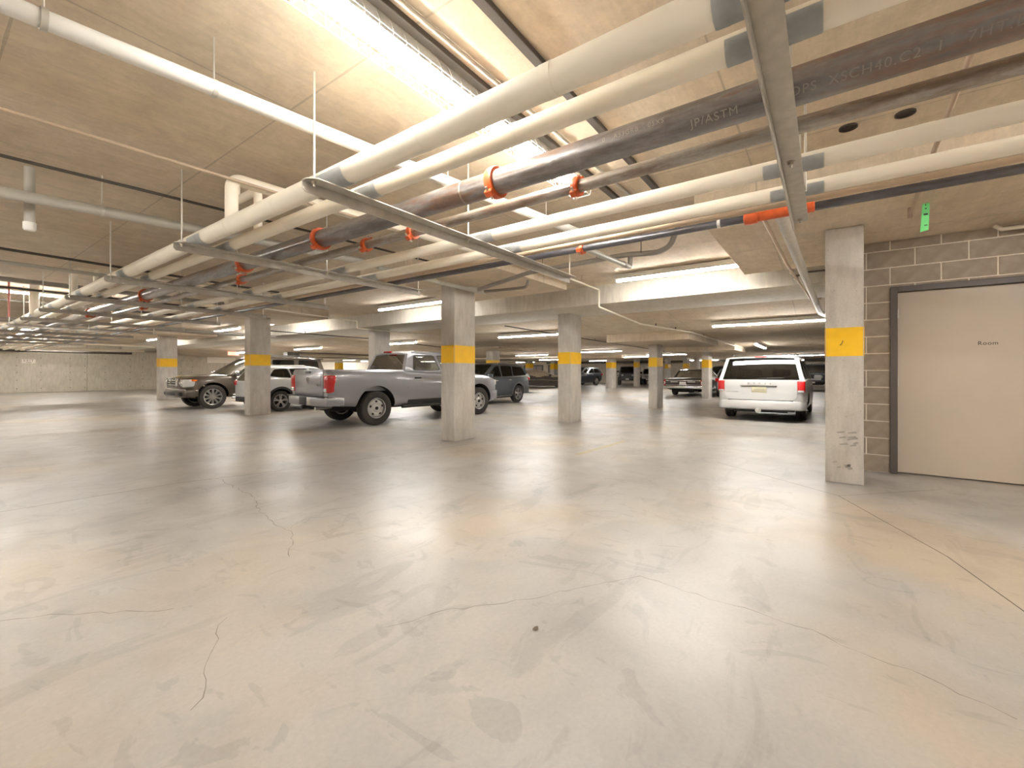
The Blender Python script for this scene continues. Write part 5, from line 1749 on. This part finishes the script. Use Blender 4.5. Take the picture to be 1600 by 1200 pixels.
# generic dark SUV used farther back
def mk_suv(label, x, y, h, mat, style='five', k=1.0, glass='glass', front=True, name='car'):
    s = {a: (scaled(b, k) if a != 'arches' else [tuple(v * k for v in p) for p in b]) for a, b in rogue.items()}
    g = dict(gr_)
    for a in ('zb', 'zr', 'wb', 'wr', 'crown'):
        g[a] = gr_[a] * k
    g['side'] = scaled(gr_['side'], k)
    g['windows'] = [scaled(w, k) for w in gr_['windows']]
    g['side_glass'] = ['glass'] * 3
    g['glass'] = glass
    def ex(t, s_, g_):
        xf, xr = s_['half'][-1][0], s_['half'][0][0]
        for sg in (-1, 1):
            y0_, y1_ = sorted((sg * 0.50 * k, sg * 0.80 * k))
            box('headlight', xf - 0.28, xf - 0.02, y0_, y1_, 0.70 * k, 0.83 * k, M['lens'], t, bev=0.03)
            y0_, y1_ = sorted((sg * 0.62 * k, sg * 0.86 * k))
            box('tail_light', xr - 0.01, xr + 0.24, y0_, y1_, 0.84 * k, 1.04 * k, M['red'], t, bev=0.03)
        gl = box('grille', xf - 0.1, xf + 0.02, -0.45 * k, 0.45 * k, 0.48 * k, 0.76 * k, M['black'], t, bev=0.03)
        box('grille_bar', xf - 0.05, xf + 0.035, -0.45 * k, 0.45 * k, 0.64 * k, 0.67 * k, M['chrome'], gl, bev=0.008)
        box('front_plate', xf + 0.01, xf + 0.03, -0.15, 0.15, 0.42, 0.52, M['plate_white'], t)
        handle(t, s_, 0.62 * k, 0.93 * k, M['alloy'])
        handle(t, s_, 1.50 * k, 0.91 * k, M['alloy'])
        mirrors(t, 2.02 * k, 0.88 * k, 1.02 * k, mat)
        for xx in (0.52 * k, 1.36 * k):
            gap(t, s_, xx, 0.36 * k, 1.0 * k)
    return vehicle(label, x, y, h, mat, s, g, 0.35 * k, 2.6 * k, 0.78 * k, 0.22, style, ex, seat_rows=(0.4, 1.3), trim=M['black'], name=name)
mk_suv('dark charcoal compact SUV facing left beside the column under the beam', 38.6, 18.6, 168, M['darkpaint'], 'star', 1.06)
mk_suv('black SUV with a red tail lamp between the slim banded column and the minivan', 31.2, 5.2, 0, M['darkpaint'], 'star', 1.04)
mk_suv('pale grey crossover tail peeking out at the left edge of the white minivan', 24.0, 3.62, 0, M['greypaint'], 'star', 0.90)

# old black saloon with chrome, tail to the camera
def sedan_extras(t, s, g):
    xr = s['half'][0][0]
    rb = plan_bar('rear_bumper', t, [(-0.98, xr + 0.35), (-0.97, xr + 0.02), (-0.88, xr - 0.08), (0.88, xr - 0.08), (0.97, xr + 0.02), (0.98, xr + 0.35)], 0.1, 0.40, 0.55, M['chrome'], 0.02)
    tp = box('tail_panel', xr - 0.015, xr + 0.03, -0.90, 0.90, 0.60, 0.80, M['maroon'], t, bev=0.01)
    box('chrome_strip', xr - 0.022, xr, -0.90, 0.90, 0.795, 0.83, M['chrome'], tp, bev=0.006)
    box('chrome_strip', xr - 0.022, xr, -0.90, 0.90, 0.575, 0.605, M['chrome'], tp, bev=0.006)
    box('licence_plate', xr - 0.03, xr - 0.01, -0.16, 0.16, 0.60, 0.74, M['plate_white'], tp, bev=0.005)
    for sg in (-1, 1):
        y0_, y1_ = sorted((sg * 0.24, sg * 0.60))
        box('reverse_panel', xr - 0.025, xr, y0_, y1_, 0.72, 0.765, M['alloy'], tp, bev=0.005)
        y0_, y1_ = sorted((sg * 0.86, sg * 0.955))
        tl = box('tail_light', xr - 0.03, xr + 0.12, y0_, y1_, 0.56, 0.85, M['red'], t, bev=0.015)
        box('lamp_bezel', xr - 0.034, xr, y0_ + 0.02, y1_ - 0.02, 0.6, 0.78, M['chrome'], tl, bev=0.01)
    strip('side_moulding', t, s, 0.5, 3.2, 0.42, 0.45, M['chrome'], 0.01)
    strip('side_crease', t, s, -1.2, 3.6, 0.80, 0.815, M['chrome'], 0.006)
    handle(t, s, 1.1, 0.82, M['chrome'])
    handle(t, s, 2.0, 0.82, M['chrome'])
    mirrors(t, 2.35, 0.93, 0.88, M['chrome'])
    tube('exhaust_tip', [(-1.0, -0.6, 0.27), (-1.5, -0.6, 0.25)], 0.03, M['alloy'], t, n=8)
sed = dict(half=[(-1.45, 0.93), (-1.35, 0.97), (0.0, 0.99), (2.5, 0.99), (3.8, 0.95), (4.0, 0.90)], top=[(-1.45, 0.84), (-1.3, 0.90), (-0.2, 0.93), (2.3, 0.93), (3.8, 0.86), (4.0, 0.78)],
           bot=[(-1.45, 0.42), (-0.6, 0.30), (0.5, 0.24), (3.0, 0.24), (4.0, 0.35)], crown=[(-1.45, 0.02), (0.0, 0.03), (2.3, 0.02), (3.9, 0.04)], arches=[(0, 0.33, 0.36), (3.0, 0.33, 0.37)])
gs = dict(zb=0.92, zr=1.36, wb=0.86, wr=0.69, crown=0.03, bow_rear=0.0, bow_front=0.05, side=[(-0.15, 0.92), (0.28, 1.32), (0.5, 1.36), (1.4, 1.375), (1.75, 1.34), (2.45, 0.92)],
          windows=[[(0.55, 0.98), (0.60, 1.29), (1.02, 1.30), (1.02, 0.97)], [(1.12, 0.97), (1.12, 1.30), (1.68, 1.28), (2.2, 0.96)]], rear_pane=(0.1, 0.88), rear_inset=0.84, rear_window='glass_clear', windscreen='glass_clear', side_glass=['glass_mid', 'glass_mid'])
vehicle('old boxy black sedan with chrome bumper and white plate, between two columns', 24.4, 5.82, -1.5, M['maroon'], sed, gs, 0.335, 3.0, 0.80, 0.21, 'small', sedan_extras, seat_rows=(0.6, 1.5))

# upright off-roaders
def mk_jeep(label, x, y, h, mat, k=1.0):
    s = dict(half=scaled([(-0.75, 0.76), (-0.70, 0.80), (2.0, 0.80), (2.1, 0.72), (3.05, 0.66), (3.1, 0.6)], k), top=scaled([(-0.75, 1.12), (-0.6, 1.15), (1.9, 1.15), (2.1, 1.14), (2.9, 1.10), (3.1, 1.04)], k),
             bot=scaled([(-0.75, 0.55), (0.6, 0.46), (1.8, 0.46), (3.1, 0.55)], k), crown=scaled([(-0.75, 0), (1.9, 0), (2.1, 0.03), (3.1, 0.02)], k), arches=[(0, 0.42 * k, 0.46 * k), (2.45 * k, 0.42 * k, 0.46 * k)],
             bulge=[(0, 0.97), (0.1, 1.0), (0.9, 1.0), (1.0, 0.97)])
    g = dict(zb=1.14 * k, zr=1.74 * k, wb=0.77 * k, wr=0.68 * k, crown=0.03, bow_front=0.03, bow_rear=0.0, side=scaled([(-0.72, 1.14), (-0.68, 1.72), (-0.5, 1.75), (1.4, 1.75), (1.55, 1.72), (1.95, 1.13)], k),
             windows=[scaled(w, k) for w in ([(-0.6, 1.2), (-0.58, 1.66), (0.1, 1.66), (0.1, 1.2)], [(0.2, 1.2), (0.2, 1.66), (0.82, 1.66), (0.82, 1.2)], [(0.92, 1.2), (0.92, 1.66), (1.42, 1.66), (1.75, 1.2)])], glass='glass')
    def ex(t, s_, g_):
        xf = s_['half'][-1][0]
        gl = box('grille', xf - 0.04, xf + 0.02, -0.55 * k, 0.55 * k, 0.72 * k, 1.08 * k, mat, t, bev=0.02)
        for i in range(7):
            box('grille_slot', xf + 0.015, xf + 0.026, (-0.30 + i * 0.1) * k - 0.025, (-0.30 + i * 0.1) * k + 0.025, 0.76 * k, 1.0 * k, M['black'], gl)
        for sg in (-1, 1):
            lathe('headlight', [(0, 0.0), (0.09 * k, 0.0), (0.095 * k, 0.03), (0.06 * k, 0.05), (0, 0.055)], M['lens'], t, 'X', 16, (xf, sg * 0.45 * k, 0.94 * k))
            y0_, y1_ = sorted((sg * 0.62 * k, sg * 0.93 * k))
            box('fender', 1.92 * k, 3.0 * k, y0_, y1_, 0.89 * k, 0.94 * k, M['black'], t, bev=0.02)
            box('fender', -0.5 * k, 0.52 * k, y0_, y1_, 0.89 * k, 0.94 * k, M['black'], t, bev=0.02)
            box('tail_light', -0.77 * k, -0.7 * k, min(sg * 0.6, sg * 0.76) * k, max(sg * 0.6, sg * 0.76) * k, 0.8 * k, 1.0 * k, M['red'], t, bev=0.01)
        box('front_bumper', xf + 0.02, xf + 0.2, -0.85 * k, 0.85 * k, 0.5 * k, 0.66 * k, M['black'], t, bev=0.03)
        mirrors(t, 1.8 * k, 0.78 * k, 1.2 * k, M['black'])
        box('front_plate', xf + 0.2, xf + 0.21, -0.15, 0.15, 0.53 * k, 0.63 * k, M['plate_white'], t)
    return vehicle(label, x, y, h, mat, s, g, 0.40 * k, 2.45 * k, 0.76 * k, 0.26, 'star', ex, seat_rows=(0.3, 1.0), name='off_roader')
mk_jeep('dark off roader with a pale windscreen facing out beyond the minivan', 36.5, 0.55, 178, M['darkpaint'], 1.0)
mk_jeep('dark grey off roader with big black tyre behind the two far banded columns', 41.8, 15.9, 200, M['darkpaint'], 1.0)
mk_jeep('white off roader front beside the far slim column', 44.0, 14.2, 190, M['vanwhite'], 0.9)
